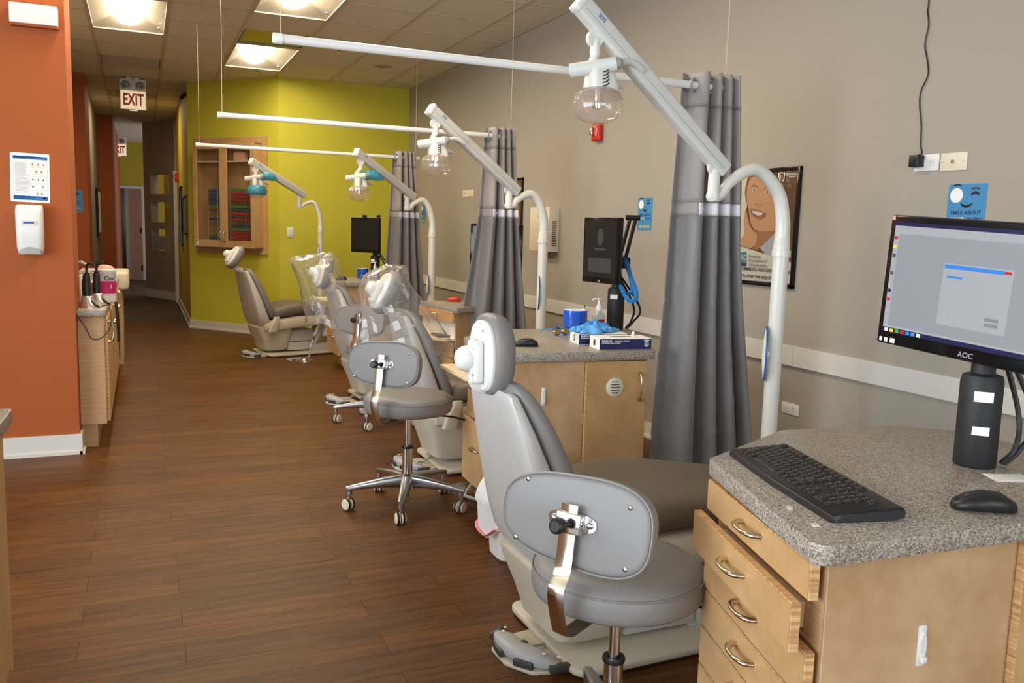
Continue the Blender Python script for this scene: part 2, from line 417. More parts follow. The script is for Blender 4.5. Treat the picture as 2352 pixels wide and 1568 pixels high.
# ---- walls
def wallbox(name, x0, x1, y0, y1, m, z0=-.05, z1=3.06): return S(name, B().box(x0, x1, y0, y1, z0, z1).mesh(name, m, 0))
def wallseg(name, p, q, m, th=.12, z0=-.05, z1=3.06):
    """wall from p to q, thickness to the right of p->q"""
    p, q = Vector((*p, 0)), Vector((*q, 0)); d = (q-p).normalized(); n = Vector((d.y, -d.x, 0))
    pts = [p, q, q+n*th, p+n*th]
    return S(name, B().prism([(v.x, v.y) for v in pts], z0, z1).mesh(name, m, 0))
wallbox('wall_right', XR, XR+.12, -5.2, 10.6, 'wall_taupe')
GA, GB = (1.50, 10.47), (.555, 11.58)
wallseg('wall_back', GA, (XR+.1, 10.47), 'wall_green', -.12)
wallseg('wall_corner', GB, GA, 'wall_green', -.12)
wallseg('wall_corridor_right', (.555, 15.25), GB, 'wall_yellow', -.12)
lw_ = B()
for a in ((-5.2, -1.65, -.05, 3.06), (3.65, 6.3, -.05, 3.06), (-1.65, 3.65, -.05, .35), (-1.65, 3.65, 2.62, 3.06)): lw_.box(-3.3, -3.2, a[0], a[1], a[2], a[3])
S('wall_left', lw_.mesh('wall_left', 'wall_white', 0))
f = B()
for k in range(5): f.box(-3.28, -3.22, -1.65+1.3125*k-.025, -1.65+1.3125*k+.025, .35, 2.62)
f.box(-3.28, -3.22, -1.65, 3.65, .35, .4).box(-3.28, -3.22, -1.65, 3.65, 2.57, 2.62)
S('window_3', f.mesh('window_frame', 'dark_grey', 0))
wallbox('wall_left_recess', -3.2, -.9, 6.2, 6.3, 'wall_grey')
wallbox('wall_left_pillar', -.765, -.354, 5.38, 5.80, 'wall_orange')
wallbox('wall_left_sink', -.92, -.80, 5.80, 11.5, 'wall_grey')
wallbox('wall_left_orange', -1.0, -.575, 11.5, 12.3, 'wall_orange')
wallbox('wall_corridor_left', -.9, -.625, 12.3, 15.8, 'wall_grey')
wallbox('wall_corridor_orange', -1.0, -.40, 15.8, 21.3, 'wall_orange')
# end wall with the doorway
DY = 21.0
ew = B().box(-.62, -.53, DY, DY+.1, -.05, 3.06).box(.08, 1.6, DY, DY+.1, -.05, 3.06).box(-.53, .08, DY, DY+.1, 2.09, 3.06)
S('wall_end', ew.mesh('wall_end', 'wall_yellow', 0))
wallbox('wall_door_header', .52, .68, 15.25, 15.66, 'wall_grey', 2.16, 3.06)
wallbox('wall_beyond', -1.2, 1.6, 22.0, 22.1, 'wall_grey')
d1 = S('door_1', B().box(-.53, -.47, DY-.03, DY+.13, 0, 2.09).box(.02, .08, DY-.03, DY+.13, 0, 2.09).box(-.47, .02, DY-.03, DY+.13, 2.03, 2.09).mesh('door_frame', 'trim_white', 0))
dm = frame((.02, DY, 0), (-.50, .55, 0))
O('door_leaf', B().box(0, .56, 0, 2.03, -.02, .02, .002, 1).mesh('door_leaf', 'wall_white', 0), d1, M=dm)
O('hinge', B().box(-.015, .03, .22, .34, -.03, .03).mesh('hinge', 'dark_grey', 0), d1, M=dm)
O('hinge', B().box(-.015, .03, 1.05, 1.17, -.03, .03).mesh('hinge', 'dark_grey', 0), d1, M=dm)
O('notice', B().box(.14, .42, 1.38, 1.52, .02, .024).mesh('notice', 'ink_yellow', 0), d1, M=dm)
O('notice', B().box(.2, .4, 1.62, 1.70, .02, .024).mesh('notice', 'dark_grey', 0), d1, M=dm)
O('lever', B().box(.16, .22, .95, 1.22, .02, .05).box(.44, .52, 1.0, 1.04, .02, .06).mesh('lever', 'black_plastic', 0), d1, M=dm)
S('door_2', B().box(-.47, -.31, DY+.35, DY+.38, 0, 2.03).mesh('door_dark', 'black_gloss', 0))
# wall with three square openings
NA, NB = Vector((.545, 15.58, 0)), Vector((.06, 16.58, 0))
nd = (NB-NA).normalized(); nn = Vector((-nd.y, nd.x, 0))   # nn faces the corridor side
if nn.y > 0: nn = -nn
NW = (NB-NA).length
def n_at(x, y):
    p = atp(x, y, NA, nn); return (p-NA).dot(nd), p.z
h = [(n_at(388, 398), n_at(345, 446)), (n_at(390, 463), n_at(347, 510)), (n_at(392, 527), n_at(349, 575))]
u0 = sum(a[0][0] for a in h)/3; u1 = sum(a[1][0] for a in h)/3
zz = [(a[0][1]+0, a[1][1]) for a in h]
MB_ = Matrix(((nd.x, 0, -nn.x, NA.x), (nd.y, 0, -nn.y, NA.y), (0, 1, 0, 0), (0, 0, 0, 1)))   # local x along wall, y up, z into the wall
nb = B().box(0, u0, -.05, 3.06, 0, .14, M=MB_).box(u1, NW, -.05, 3.06, 0, .14, M=MB_)
edges = [3.06]+[v for z in zz for v in z]+[-.05]
for k in range(0, len(edges), 2): nb.box(u0, u1, edges[k+1], edges[k], 0, .14, M=MB_)
S('wall_niche', nb.mesh('wall_niche', 'wall_grey', 0))
S('wall_niche_back', B().box(-.1, NW+.1, -.05, 3.06, .42, .46, M=MB_).mesh('wall_niche_back', 'wall_yellow', 0))
O('wall_sign', B().box(u0+.0, u1-.02, zz[2][1]+.02, zz[2][0]-.12, .02, .03, M=MB_).mesh('wall_sign', 'mid_grey', 0), None, label='small grey sign standing in the lowest square opening of the corridor wall', cat='sign')
S('baseboard_niche', B().box(0, NW, 0, .14, -.015, 0, M=MB_).mesh('baseboard_niche', 'trim_white', 0))
dc = S('door_3', B().box(.50, .56, 15.24, 15.36, 0, 2.16).box(.52, .60, 15.36, 15.60, 2.06, 2.16).box(.545, .58, 15.36, 15.6, 0, 2.06).mesh('door_casing', 'trim_white', 0))
# front wall behind the photographer with the shop windows
fw = B()
for a in ((-3.3, -2.8, -.05, 3.06), (-.7, -.4, -.05, 3.06), (2.5, 3.2, -.05, 3.06), (-2.8, -.7, -.05, .3), (-.4, 2.5, -.05, .3), (-2.8, -.7, 2.6, 3.06), (-.4, 2.5, 2.6, 3.06)): fw.box(a[0], a[1], -5.2, -5.08, a[2], a[3])
S('wall_front', fw.mesh('wall_front', 'wall_white', 0))
for n, (a, b) in enumerate(((-2.8, -.7), (-.4, 2.5))):
    f = B()
    for (x0, x1, z0, z1) in ((a, a+.05, .3, 2.6), (b-.05, b, .3, 2.6), (a, b, .3, .35), (a, b, 2.55, 2.6), ((a+b)/2-.02, (a+b)/2+.02, .3, 2.6)): f.box(x0, x1, -5.18, -5.12, z0, z1)
    S('window_%d' % (n+1), f.mesh('window_frame', 'dark_grey', 0))

# ---- baseboards and chair rail
def base_seg(name, p, q, hgt=.10, th=.014, z0=0, m='trim_white'):
    p, q = Vector((*p, 0)), Vector((*q, 0)); d = (q-p).normalized(); n = Vector((d.y, -d.x, 0))
    bb = B().prism([(v.x, v.y) for v in (p, q, q+n*th, p+n*th)], z0, z0+hgt)
    if z0 == 0: bb.prism([(v.x, v.y) for v in (p, q, q+n*(th+.012), p+n*(th+.012))], 0, .018)
    return S(name, bb.mesh(name, m, 0))
base_seg('baseboard_right', (XR, 10.45), (XR, -5), .10)
base_seg('baseboard_back', GA, (XR, 10.47), .10)
base_seg('baseboard_corner', GB, GA, .10)
base_seg('baseboard_corridor', (.555, 15.24), GB, .10)
base_seg('baseboard_pillar', (-.765, 5.38), (-.354, 5.38), .115)
base_seg('baseboard_pillar_side', (-.354, 5.355), (-.354, 5.478), .115)
tr = S('trim_1', B().box(XR-.012, XR, -5, 10.4, .69, .793).mesh('chair_rail', 'trim_white', 0))
for y0, y1 in ((-5, -1.5), (-1.5, .9), (.9, 3.42), (3.42, 5.86), (5.86, 8.3), (8.3, 10.4)):
    O('rail_board', B().box(XR-.02, XR-.012, y0+.001, y1-.001, .69, .793, .002, 1).mesh('rail_board', 'trim_white', 0), tr)

# ---- ceiling fixtures
for n, (lx, ly) in enumerate(LIGHTS):
    t = T('ceiling_light', ['recessed ceiling light with a glowing round lens in the bay beside the orange pillar', 'recessed ceiling light with a glowing round lens above the rod before the poster', 'recessed ceiling light with a glowing round lens next to the sagging dark panel'][n] if n < 3 else ['recessed ceiling light with a round lens above the cabinet with the glove boxes', 'recessed ceiling light with a round lens above the aisle before the orange pillar'][n-3], 'ceiling light', (lx, ly, ZC), group='recessed ceiling lights')
    L, W, Hh = .66, .296, .10
    hb = B()
    q = [(-W, -L, 0), (W, -L, 0), (W, L, 0), (-W, L, 0)]; r = [(-.13, -L+.12, Hh), (.13, -L+.12, Hh), (.13, L-.12, Hh), (-.13, L-.12, Hh)]
    for k in range(4): hb.poly([q[k], q[(k+1) % 4], r[(k+1) % 4], r[k]])
    hb.poly(r)
    O('housing', hb.mesh('housing', 'lamp_body', 0), t)
    O('frame', B().box(-W-.008, W+.008, L-.012, L+.004, -.008, .002).box(-W-.008, W+.008, -L-.004, -L+.012, -.008, .002).box(-W-.008, -W+.008, -L, L, -.008, .002).box(W-.008, W+.008, -L, L, -.008, .002).mesh('frame', 'grid_white', 0), t)
    lens = B(); sec = []
    for k in range(9):
        s_ = -1+2*k/8; yy = s_*(L-.1); rr = .112 if abs(s_) < .99 else .095
        sec.append(((0, yy, .085), (rr, 0, 0), (0, 0, .075 if abs(s_) < .99 else .06), 2))
    lens.loft(sec, 24)
    O('lens', lens.mesh('lens', 'lamp_glow'), t)
    O('latch', B().ball((W-.05, L-.25, .0), .014).mesh('latch', 'chrome'), t)
for n, (x, y) in enumerate(VENTS):
    t = T('air_vent', ['dark slotted air vent in the ceiling before the exit sign', 'dark slotted air vent in the ceiling beyond the exit sign'][n], 'vent', (x, y, ZC), group='ceiling air vents')
    O('tray', B().box(-.29, .29, -.32, .32, .0, .01).mesh('tray', 'wall_grey', 0), t)
    sl = B().box(-.28, .28, -.3, -.27, -.008, .0).mesh('slat', 'grid_white', 0)
    for k in range(12): O('slat', sl, t, (0, k*.05, 0))
t = T('light_panel', 'sagging dark panel with an open gap beside the lit ceiling fixture', 'panel', (PANEL[0], PANEL[1], ZC))
O('recess', B().box(-.29, .29, -.32, .32, .10, .11).box(-.29, -.28, -.32, .32, 0, .1).box(.28, .29, -.32, .32, 0, .1).box(-.29, .29, -.32, -.31, 0, .1).mesh('recess', 'black_matte', 0), t)
O('panel', B().poly([(-.28, .31, .0), (.28, .31, .0), (.28, -.18, .055), (-.28, -.18, .055)]).mesh('panel', 'wall_green', 0), t)
O('panel_frame', B().box(-.29, .29, .26, .325, -.006, .006).mesh('panel_frame', 'lamp_body', 0), t)
sp = at(880, 152, 'Z', ZC)
t = T('ceiling_speaker', 'round ceiling speaker grille near the green wall', 'speaker', sp)
O('rim', B().lathe([(.10, 0), (.105, -.006), (.098, -.01), (.09, -.006), (.09, 0)], 28).mesh('rim', 'grid_white'), t)
O('grille', B().lathe([(0, -.005), (.09, -.005), (.09, 0)], 28).mesh('grille', 'wall_grey'), t)
for n, p in enumerate(((778, 108), (305, 172), (310, 272))):
    q = at(*p, 'Z', ZC)
    t = T('sprinkler', ['sprinkler head in the ceiling near the long white rod', 'sprinkler head in the ceiling above the exit sign', 'sprinkler head in the corridor ceiling'][n], 'sprinkler', q)
    O('escutcheon', B().lathe([(0, -.006), (.035, -.005), (.04, 0)], 18).mesh('escutcheon', 'chrome'), t)
    O('head', B().lathe([(.012, 0), (.012, -.03), (.006, -.035), (.006, -.05), (.022, -.052), (.022, -.056), (0, -.056)], 14).mesh('head', 'nickel'), t)
def exit_sign(loc, sc, label, lamps=True):
    t = T('exit_sign', label, 'exit sign', loc, group='exit signs')
    t.scale = (sc, sc, sc)
    O('canopy', B().box(-.075, .075, -.03, .03, -.02, 0, .004).mesh('canopy', 'white_plastic'), t)
    O('housing', B().box(-.155, .155, -.03, .03, -.40, -.02, .006).mesh('housing', 'white_plastic'), t)
    O('face', B().box(-.145, .145, -.034, -.03, -.392, -.165).mesh('face', 'exit_glow', 0), t)
    O('lettering', text('EXIT', .19, 'red', ext=.001, bold=.03), t, M=Matrix.Translation((0, -.036, -.28)) @ Matrix.Rotation(PI/2, 4, 'X') @ Matrix.Diagonal((.62, 1.05, 1, 1)))
    for s in (-1, 1):
        l = O('lamp_head', B().lathe([(.02, .05), (.035, .045), (.055, .0), (.055, -.006), (.048, -.008), (0, -.002)], 20).mesh('lamp_head', 'mid_grey'), t, (s*.085, -.062, -.105), (PI/2+.25, 0, s*.2))
        O('reflector', B().lathe([(0, -.006), (.03, -.012), (.045, -.01)], 18).mesh('reflector', 'chrome'), l)
    O('downlight', B().box(-.045, .045, -.02, .02, -.41, -.40).mesh('downlight', 'exit_glow', 0), t)
e1 = at(305, 178, 'Z', ZC)
exit_sign((-.05, 11.55, ZC), .95, 'lit exit sign with two lamp heads hanging at the corridor entrance')
exit_sign((-.39, 19.6, ZC), 1.0, 'lit exit sign near the corridor door, half hidden by an orange wall')

# ================================================================== dental chairs
def chair_meshes():
    m = {}
    # local frame: origin on the floor at the head edge of the base plate, +x towards the feet
    m['base_plate'] = B().prism(rpoly([(0, -.27), (.95, -.24), (.95, .24), (0, .27)], .05), .012, .032, .004).mesh('base_plate', 'shell_cream')
    m['base_skirt'] = B().prism(rpoly([(.015, -.255), (.94, -.225), (.94, .225), (.015, .255)], .05), 0, .012).mesh('base_skirt', 'dark_grey')
    secs = []
    for z, x0, x1, hw in ((.055, .02, .21, .13), (.075, -.01, .235, .155), (.16, -.035, .255, .18), (.26, -.075, .275, .205), (.30, -.085, .28, .21)):
        secs.append((((x0+x1)/2, 0, z), ((x1-x0)/2, 0, 0), (0, hw, 0), 7))
    m['pedestal'] = B().loft(secs, 32).mesh('pedestal', 'shell_cream')
    m['lift_link'] = B().box(.24, .52, -.13, .13, .045, .135, .012).box(.24, .52, -.14, .14, .14, .26, .012).mesh('lift_link', 'shell_grey')
    m['lift_foot'] = B().box(.50, .72, -.12, .12, .03, .10, .01).cyl((.54, -.1, .1), (.66, -.1, .3), .025).cyl((.54, .1, .1), (.66, .1, .3), .025).mesh('lift_foot', 'shell_grey')
    # seat frame (rail) running under the cushions
    secs = []
    for x, z0, z1, hw in ((-.075, .285, .33, .15), (-.03, .262, .36, .225), (.10, .262, .385, .25), (.30, .285, .42, .255), (.60, .31, .42, .25), (.95, .33, .40, .22), (1.12, .345, .38, .16)):
        secs.append(((x, 0, (z0+z1)/2), (0, hw, 0), (0, 0, (z1-z0)/2), 6))
    m['seat_frame'] = B().loft(secs, 32).mesh('seat_frame', 'shell_cream')
    # seat and legrest cushion
    secs = []
    for x, z0, z1, hw in ((.0, .40, .455, .12), (.03, .385, .49, .20), (.10, .385, .515, .245), (.22, .40, .545, .262), (.33, .415, .555, .267), (.48, .415, .545, .265), (.65, .41, .515, .258), (.90, .395, .478, .24), (1.10, .38, .455, .205), (1.18, .385, .44, .15), (1.20, .395, .425, .10)):
        secs.append(((x, 0, (z0+z1)/2), (0, hw, 0), (0, 0, (z1-z0)/2), 3.4))
    m['seat_cushion'] = B().loft(secs, 36).mesh('seat_cushion', 'upholstery_brown', 60)
    # moulded shell of the back and the upholstered pad in front of it
    secs = []
    for z, xr, xf, hw, e in ((.30, -.035, .045, .12, 4), (.318, -.075, .05, .20, 5), (.36, -.095, .035, .235, 5), (.45, -.118, .0, .245, 5), (.60, -.152, -.055, .235, 5), (.75, -.182, -.118, .205, 5), (.84, -.203, -.158, .175, 5), (.862, -.205, -.168, .165, 5), (.87, -.203, -.178, .15, 5)):
        secs.append((((xr+xf)/2, 0, z), ((xf-xr)/2, 0, 0), (0, hw, 0), e))
    m['back_shell'] = B().loft(secs, 36).mesh('back_shell', 'shell_grey')
    secs = []
    for z, xr, xf, hw in ((.395, .03, .055, .15), (.41, .01, .075, .215), (.47, -.02, .075, .24), (.56, -.058, .042, .238), (.66, -.098, .002, .226), (.76, -.135, -.045, .203), (.83, -.165, -.085, .18), (.87, -.185, -.115, .16), (.888, -.18, -.135, .13), (.893, -.172, -.15, .09)):
        secs.append((((xr+xf)/2, 0, z), ((xf-xr)/2, 0, 0), (0, hw, 0), 3.2))
    m['back_cushion'] = B().loft(secs, 36).mesh('back_cushion', 'upholstery', 60)
    m['top_clip'] = B().box(-.215, -.15, -.035, .035, .85, .887, .008).mesh('top_clip', 'shell_grey')
    hb = B().loft([((.035, -.255, .265), (.045, 0, 0), (0, .02, 0), 4), ((.05, -.258, .33), (.04, 0, 0), (0, .022, 0), 4), ((.07, -.262, .385), (.034, 0, 0), (0, .024, 0), 4), ((.075, -.262, .415), (.026, 0, 0), (0, .018, 0), 3)], 20)
    m['hinge_cover'] = hb.mesh('hinge_cover', 'shell_cream')
    # headrest, local origin at its own centre: x back(-)/front(+), z up
    secs = []
    for x, k in ((-.03, .90), (-.026, .965), (-.012, 1.0), (.008, .99), (.024, .93), (.036, .80), (.042, .55), (.043, .2)):
        secs.append(((x, 0, 0), (0, .112*k, 0), (0, 0, .125*k), 2.5))
    m['headrest_pad'] = B().loft(secs, 36).mesh('headrest_pad', 'upholstery', 60)
    secs = [((-.045, 0, -.004), (0, .070, 0), (0, 0, .085), 2.6), ((-.044, 0, -.004), (0, .086, 0), (0, 0, .102), 2.6), ((-.037, 0, -.004), (0, .092, 0), (0, 0, .108), 2.6), ((-.028, 0, -.004), (0, .092, 0), (0, 0, .108), 2.6)]
    m['headrest_plate'] = B().loft(secs, 32).mesh('headrest_plate', 'white_plastic')
    m['headrest_bracket'] = B().box(-.075, -.044, -.042, -.008, -.085, .045, .012, 3).box(-.075, -.044, .000, .034, -.085, .045, .012, 3).box(-.082, -.05, -.03, .02, -.06, .03, .008).mesh('headrest_bracket', 'white_plastic')
    m['knob'] = B().lathe([(0, .042), (.018, .042), (.026, .039), (.034, .029), (.040, .014), (.041, .004), (.040, 0), (0, 0)], 24).mesh('knob', 'white_plastic', 50)
    m['rivet'] = B().lathe([(0, .003), (.004, .002), (.005, 0)], 10).mesh('rivet', 'mid_grey')
    # foot control
    arc = [(.09*math.cos(a)-.02, .13*math.sin(a)) for a in [PI*(.5+k/14) for k in range(15)]]
    inner = [(.035, -.13), (.035, .13)]
    m['pedal_plate'] = B().prism(rpoly([(.115, -.115), (.115, .115), (-.02, .14), (-.09, .10), (-.118, 0), (-.09, -.10), (-.02, -.14)], .03), 0, .012, .003).mesh('pedal_plate', 'shell_cream')
    secs = []
    for k in range(13):
        a = PI*(.5+.5*0)+PI*(.10+.80*k/12); s_ = abs(k/6-1)
        c = (.085*math.cos(a)+.02, .125*math.sin(a), .012)
        hh = .046*(1-.55*s_**3)
        secs.append(((c[0], c[1], .012+hh/2), (math.cos(a)*.038, math.sin(a)*.038, 0), (0, 0, hh/2), 3))
    m['pedal_body'] = B().loft(secs, 16).mesh('pedal_body', 'pedal_grey')
    m['pedal_switch'] = B().box(-.034, .034, -.012, .012, -.012, .012, .005).mesh('pedal_switch', 'dark_grey')
    m['pedal_button'] = B().ball((0, 0, 0), .014, .014, .008).mesh('pedal_button', 'dark_grey')
    m['pedal_icon'] = B().box(-.005, .005, -.005, .005, 0, .001).mesh('pedal_icon', 'paper', 0)
    return m
CM = chair_meshes()
def dental_chair(label, x, y, rz, head=(-.235, .985), tilt=0.0, nodz=0):
    t = T('dental_chair', label, 'dental chair', (x, y, 0), rz, 'dental chairs')
    for k in ('base_skirt', 'base_plate', 'pedestal', 'lift_link', 'lift_foot', 'seat_frame', 'seat_cushion', 'back_shell', 'back_cushion', 'top_clip', 'hinge_cover'): O(k, CM[k], t)
    hx, hz = head
    Mh = Matrix.Translation((hx, 0, hz)) @ Matrix.Rotation(tilt, 4, 'Y')
    h = O('headrest_pad', CM['headrest_pad'], t, M=Mh)
    p = O('headrest_plate', CM['headrest_plate'], t, M=Mh)
    for yy, z in ((-.03, .075), (.03, -.075)): O('rivet', CM['rivet'], p, M=Matrix.Translation((-.045, yy, z)) @ Matrix.Rotation(-PI/2, 4, 'Y'))
    b = O('headrest_bracket', CM['headrest_bracket'], t, M=Mh)
    for z in (.02, -.055): O('rivet', CM['rivet'], b, M=Matrix.Translation((-.076, -.025, z)) @ Matrix.Rotation(-PI/2, 4, 'Y'))
    O('knob', CM['knob'], t, M=Mh @ Matrix.Translation((-.075, .008, -.012)) @ Matrix.Rotation(-PI/2, 4, 'Y'))
    a = Mh @ Vector((-.062, -.004, -.07))
    st = spline([a, ((a.x-.183)/2-.012, 0, (a.z+.87)/2-.012), (-.178, 0, .865)], 6)
    O('headrest_stem', B().tube(st, .011, 12, flat=2.2, up=(1, 0, 0)).mesh('headrest_stem', 'white_plastic'), t)
    return t
def foot_control(label, x, y, rz):
    t = T('foot_control', label, 'foot control', (x, y, 0), rz, 'foot controls beside the chairs')
    O('pedal_plate', CM['pedal_plate'], t)
    b = O('pedal_body', CM['pedal_body'], t)
    for a in (.62, .88, 1.12, 1.38):
        a *= PI; O('pedal_switch', CM['pedal_switch'], t, M=Matrix.Translation((.02+.119*math.cos(a), .158*math.sin(a), .024)) @ Matrix.Rotation(a+PI/2, 4, 'Z'))
    O('pedal_button', CM['pedal_button'], t, (-.04, 0, .052))
    for a in (.6, .74, .9, 1.1, 1.26, 1.4):
        a *= PI; O('pedal_icon', CM['pedal_icon'], b, (.02+.092*math.cos(a), .132*math.sin(a), .055 if .7*PI < a < 1.3*PI else .046))
    O('cord', B().tube(spline([(-.01, 0, .03), (.06, .0, .022), (.12, .01, .045), (.2, .03, .04)], 6), .005, 8).mesh('cord', 'pedal_grey'), t)
CH = [(1.165, 2.385, 0), (1.482, 4.56, 0), (1.515, 6.52, math.radians(4)), (1.10, 9.03, math.radians(13))]
dental_chair('grey dental chair with an upright uncovered headrest between the poster curtain and the keyboard cabinet', *CH[0], head=(-.19, .968), tilt=-.02)
dental_chair('grey dental chair under the plastic bag by the glove box cabinet', *CH[1], head=(-.255, .985), tilt=.45)
dental_chair('grey dental chair under a plastic bag behind the half-hidden stool', *CH[2], head=(-.25, .985), tilt=.22)
dental_chair('uncovered grey dental chair standing against the green wall below the wall cabinet', *CH[3], head=(-.25, 1.0), tilt=.55)
foot_control('grey foot control with dark switches on the floor by the stool at the keyboard cabinet', 1.115, 2.33, math.radians(18))
foot_control('grey foot control on the floor behind the stool with a visible five-star base', 1.385, 4.53, math.radians(14))
foot_control('grey foot control on the floor by the dental chair under the stretched bag', 1.37, 6.42, math.radians(12))
foot_control('grey foot control on the floor before the dental chair at the green wall', 1.02, 8.96, math.radians(20))

# ================================================================== stools
def stool_meshes():
    m = {}
    prof = [(0, .56), (.10, .562), (.16, .559), (.188, .553), (.205, .54), (.212, .522), (.212, .495), (.206, .478), (.196, .470), (0, .468)]
    m['seat'] = B().lathe(prof, 48).mesh('seat', 'upholstery', 50)
    m['seat_seam'] = B().tube([(.2105*math.cos(2*PI*k/48), .2105*math.sin(2*PI*k/48), .534) for k in range(48)], .0022, 6, closed=True).mesh('seat_seam', 'upholstery')
    m['mount'] = B().box(-.10, .10, -.04, .04, .448, .47, .006).cyl((0, 0, .44), (0, 0, .47), .045).mesh('mount', 'black_plastic')
    m['column'] = B().cyl((0, 0, .25), (0, 0, .46), .014).mesh('column', 'chrome')
    m['column_collar'] = B().lathe([(.016, .302), (.027, .302), (.029, .296), (.027, .288), (.016, .288)], 20).mesh('column_collar', 'black_plastic')
    m['outer_tube'] = B().cyl((0, 0, .10), (0, 0, .290), .0245).mesh('outer_tube', 'chrome')
    m['tube_end'] = B().cyl((0, 0, .045), (0, 0, .10), .011).mesh('tube_end', 'steel_arm')
    m['hub'] = B().lathe([(.026, .165), (.036, .155), (.042, .12), (.042, .088), (.026, .085)], 24).mesh('hub', 'chrome')
    l = B(); secs = []
    for x, zt, h, wd in ((.03, .158, .062, .024), (.12, .148, .046, .021), (.22, .131, .030, .017), (.285, .118, .024, .014), (.295, .116, .02, .010)):
        secs.append(((x, 0, zt-h/2), (0, wd, 0), (0, 0, h/2), 4))
    l.loft(secs, 20).cyl((.278, 0, .078), (.278, 0, .115), .014)
    m['leg'] = l.mesh('leg', 'steel_arm')
    m['caster_stem'] = B().cyl((.278, 0, .055), (.278, 0, .08), .006).mesh('caster_stem', 'chrome')
    c = B()
    m['caster'] = c.lathe([(0, .021), (.022, .021), (.027, .016), (.028, .003), (.026, 0), (0, 0)], 22, M=Matrix.Rotation(PI/2, 4, 'X') @ Matrix.Translation((0, 0, .003))).lathe([(0, .021), (.022, .021), (.027, .016), (.028, .003), (.026, 0), (0, 0)], 22, M=Matrix.Rotation(-PI/2, 4, 'X') @ Matrix.Translation((0, 0, .003))).mesh('caster', 'ivory')
    m['caster_tyre'] = B().cyl((0, -.018, 0), (0, -.008, 0), .0288, seg=22).cyl((0, .008, 0), (0, .018, 0), .0288, seg=22).mesh('caster_tyre', 'black_matte')
    # backrest in its own frame: local x = out of the back (away from the sitter), y across, z up
    out = [(x*(1+.0*z), z*(1-.10*(x/.18)*(-1))) for x, z in oval(.192, .101, 44, 2.9)]
    bb = B()
    MM = Matrix(((0, 0, 1, 0), (1, 0, 0, 0), (0, 1, 0, 0), (0, 0, 0, 1)))
    bb.prism(out, -.042, .0, .014, 4, M=MM)
    m['backrest'] = bb.mesh('backrest', 'upholstery', 50)
    m['piping'] = B().tube([(-.003, p[0]*.999, p[1]*.999) for p in out], .0028, 6, closed=True).mesh('piping', 'upholstery')
    m['screw'] = B().ball((.001, 0, 0), .003, .006, .006, 10).mesh('screw', 'chrome')
    m['bracket'] = B().prism(oval(.062, .021, 28, 2.6), .0, .004, M=MM).box(.004, .028, -.030, .034, -.024, .022, .004).mesh('bracket', 'chrome')
    m['bracket_bolt'] = B().ball((.006, .046, 0), .006, .008, .008, 12).mesh('bracket_bolt', 'chrome')
    m['back_knob'] = B().lathe([(0, .05), (.012, .05), (.017, .046), (.018, .03), (.014, .024), (.007, .022), (.007, 0), (0, 0)], 20, M=Matrix.Rotation(PI/2, 4, 'Y')).mesh('back_knob', 'black_plastic')
    m['lever'] = B().tube(spline([(.06, .05, .452), (.15, .13, .445), (.20, .19, .425)], 5), .005, 8).loft([((.195, .185, .428), (.010, -.010, 0), (0, 0, .006), 2), ((.22, .21, .418), (.015, -.015, 0), (0, 0, .007), 2), ((.25, .24, .41), (.014, -.014, 0), (0, 0, .006), 2), ((.262, .252, .408), (.006, -.006, 0), (0, 0, .003), 2)], 12).mesh('lever', 'black_plastic')
    return m
SM = stool_meshes()
def stool(label, x, y, back, base_rot, lever=True, lift=0.0):
    """back: direction (angle) from the seat centre to the backrest"""
    t = T('operator_stool', label, 'stool', (x, y, 0), back, 'operator stools')
    for k in ('seat', 'seat_seam', 'mount', 'column', 'column_collar', 'outer_tube', 'tube_end', 'hub'): O(k, SM[k], t)
    for k in range(5):
        a = base_rot-back+2*PI*k/5
        lg = O('leg', SM['leg'], t, rot=(0, 0, a))
        O('caster_stem', SM['caster_stem'], lg)
        ca = a+[.9, -.6, 2.1, .3, 1.4][k]
        w_ = O('caster', SM['caster'], t, (.278*math.cos(a)-.008*math.cos(ca), .278*math.sin(a)-.008*math.sin(ca), .0288), (0, 0, ca))
        O('caster_tyre', SM['caster_tyre'], w_)
    # backrest leans a little; +x is outwards
    Mb = Matrix.Translation((.222, 0, .727+lift)) @ Matrix.Rotation(-.16, 4, 'Y')
    bk = O('backrest', SM['backrest'], t, M=Mb)
    O('piping', SM['piping'], bk)
    for yy, z in ((-.145, -.068), (.140, -.072), (-.13, .07), (.135, .058)): O('screw', SM['screw'], bk, (0, yy, z))
    O('bracket', SM['bracket'], t, M=Mb)
    O('bracket_bolt', SM['bracket_bolt'], t, M=Mb); O('bracket_bolt', SM['bracket_bolt'], t, M=Mb @ Matrix.Translation((0, -.092, 0)))
    top = Mb @ Vector((.022, 0, .04)); b1 = Mb @ Vector((.020, 0, -.10))
    pts = [top, b1, (.285, 0, .56), (.262, 0, .47), (.245, 0, .452), (.21, 0, .448), (.06, 0, .45)]
    sb = B(); P = [Vector(p) for p in pts]
    sb.tube(spline(P, 5), .0022, 8, flat=9.5, up=(0, 1, 0))
    O('back_strap', sb.mesh('back_strap', 'chrome_warm'), t)
    O('back_knob', SM['back_knob'], t, M=Mb @ Matrix.Translation((.026, 0, -.004)))
    if lever: O('lever', SM['lever'], t, rot=(0, 0, 1.38))
    return t
stool('grey stool with round seat pushed up to the drawer cabinet with the keyboard', 1.052, 1.73, math.radians(211), math.radians(73), lift=-.020)
stool('grey stool with round seat and five-caster chrome base on the open wood floor', 1.155, 3.885, math.radians(221), math.radians(32))
stool('grey stool half hidden behind the plastic-covered dental chair', 1.47, 5.70, math.radians(222), math.radians(170))

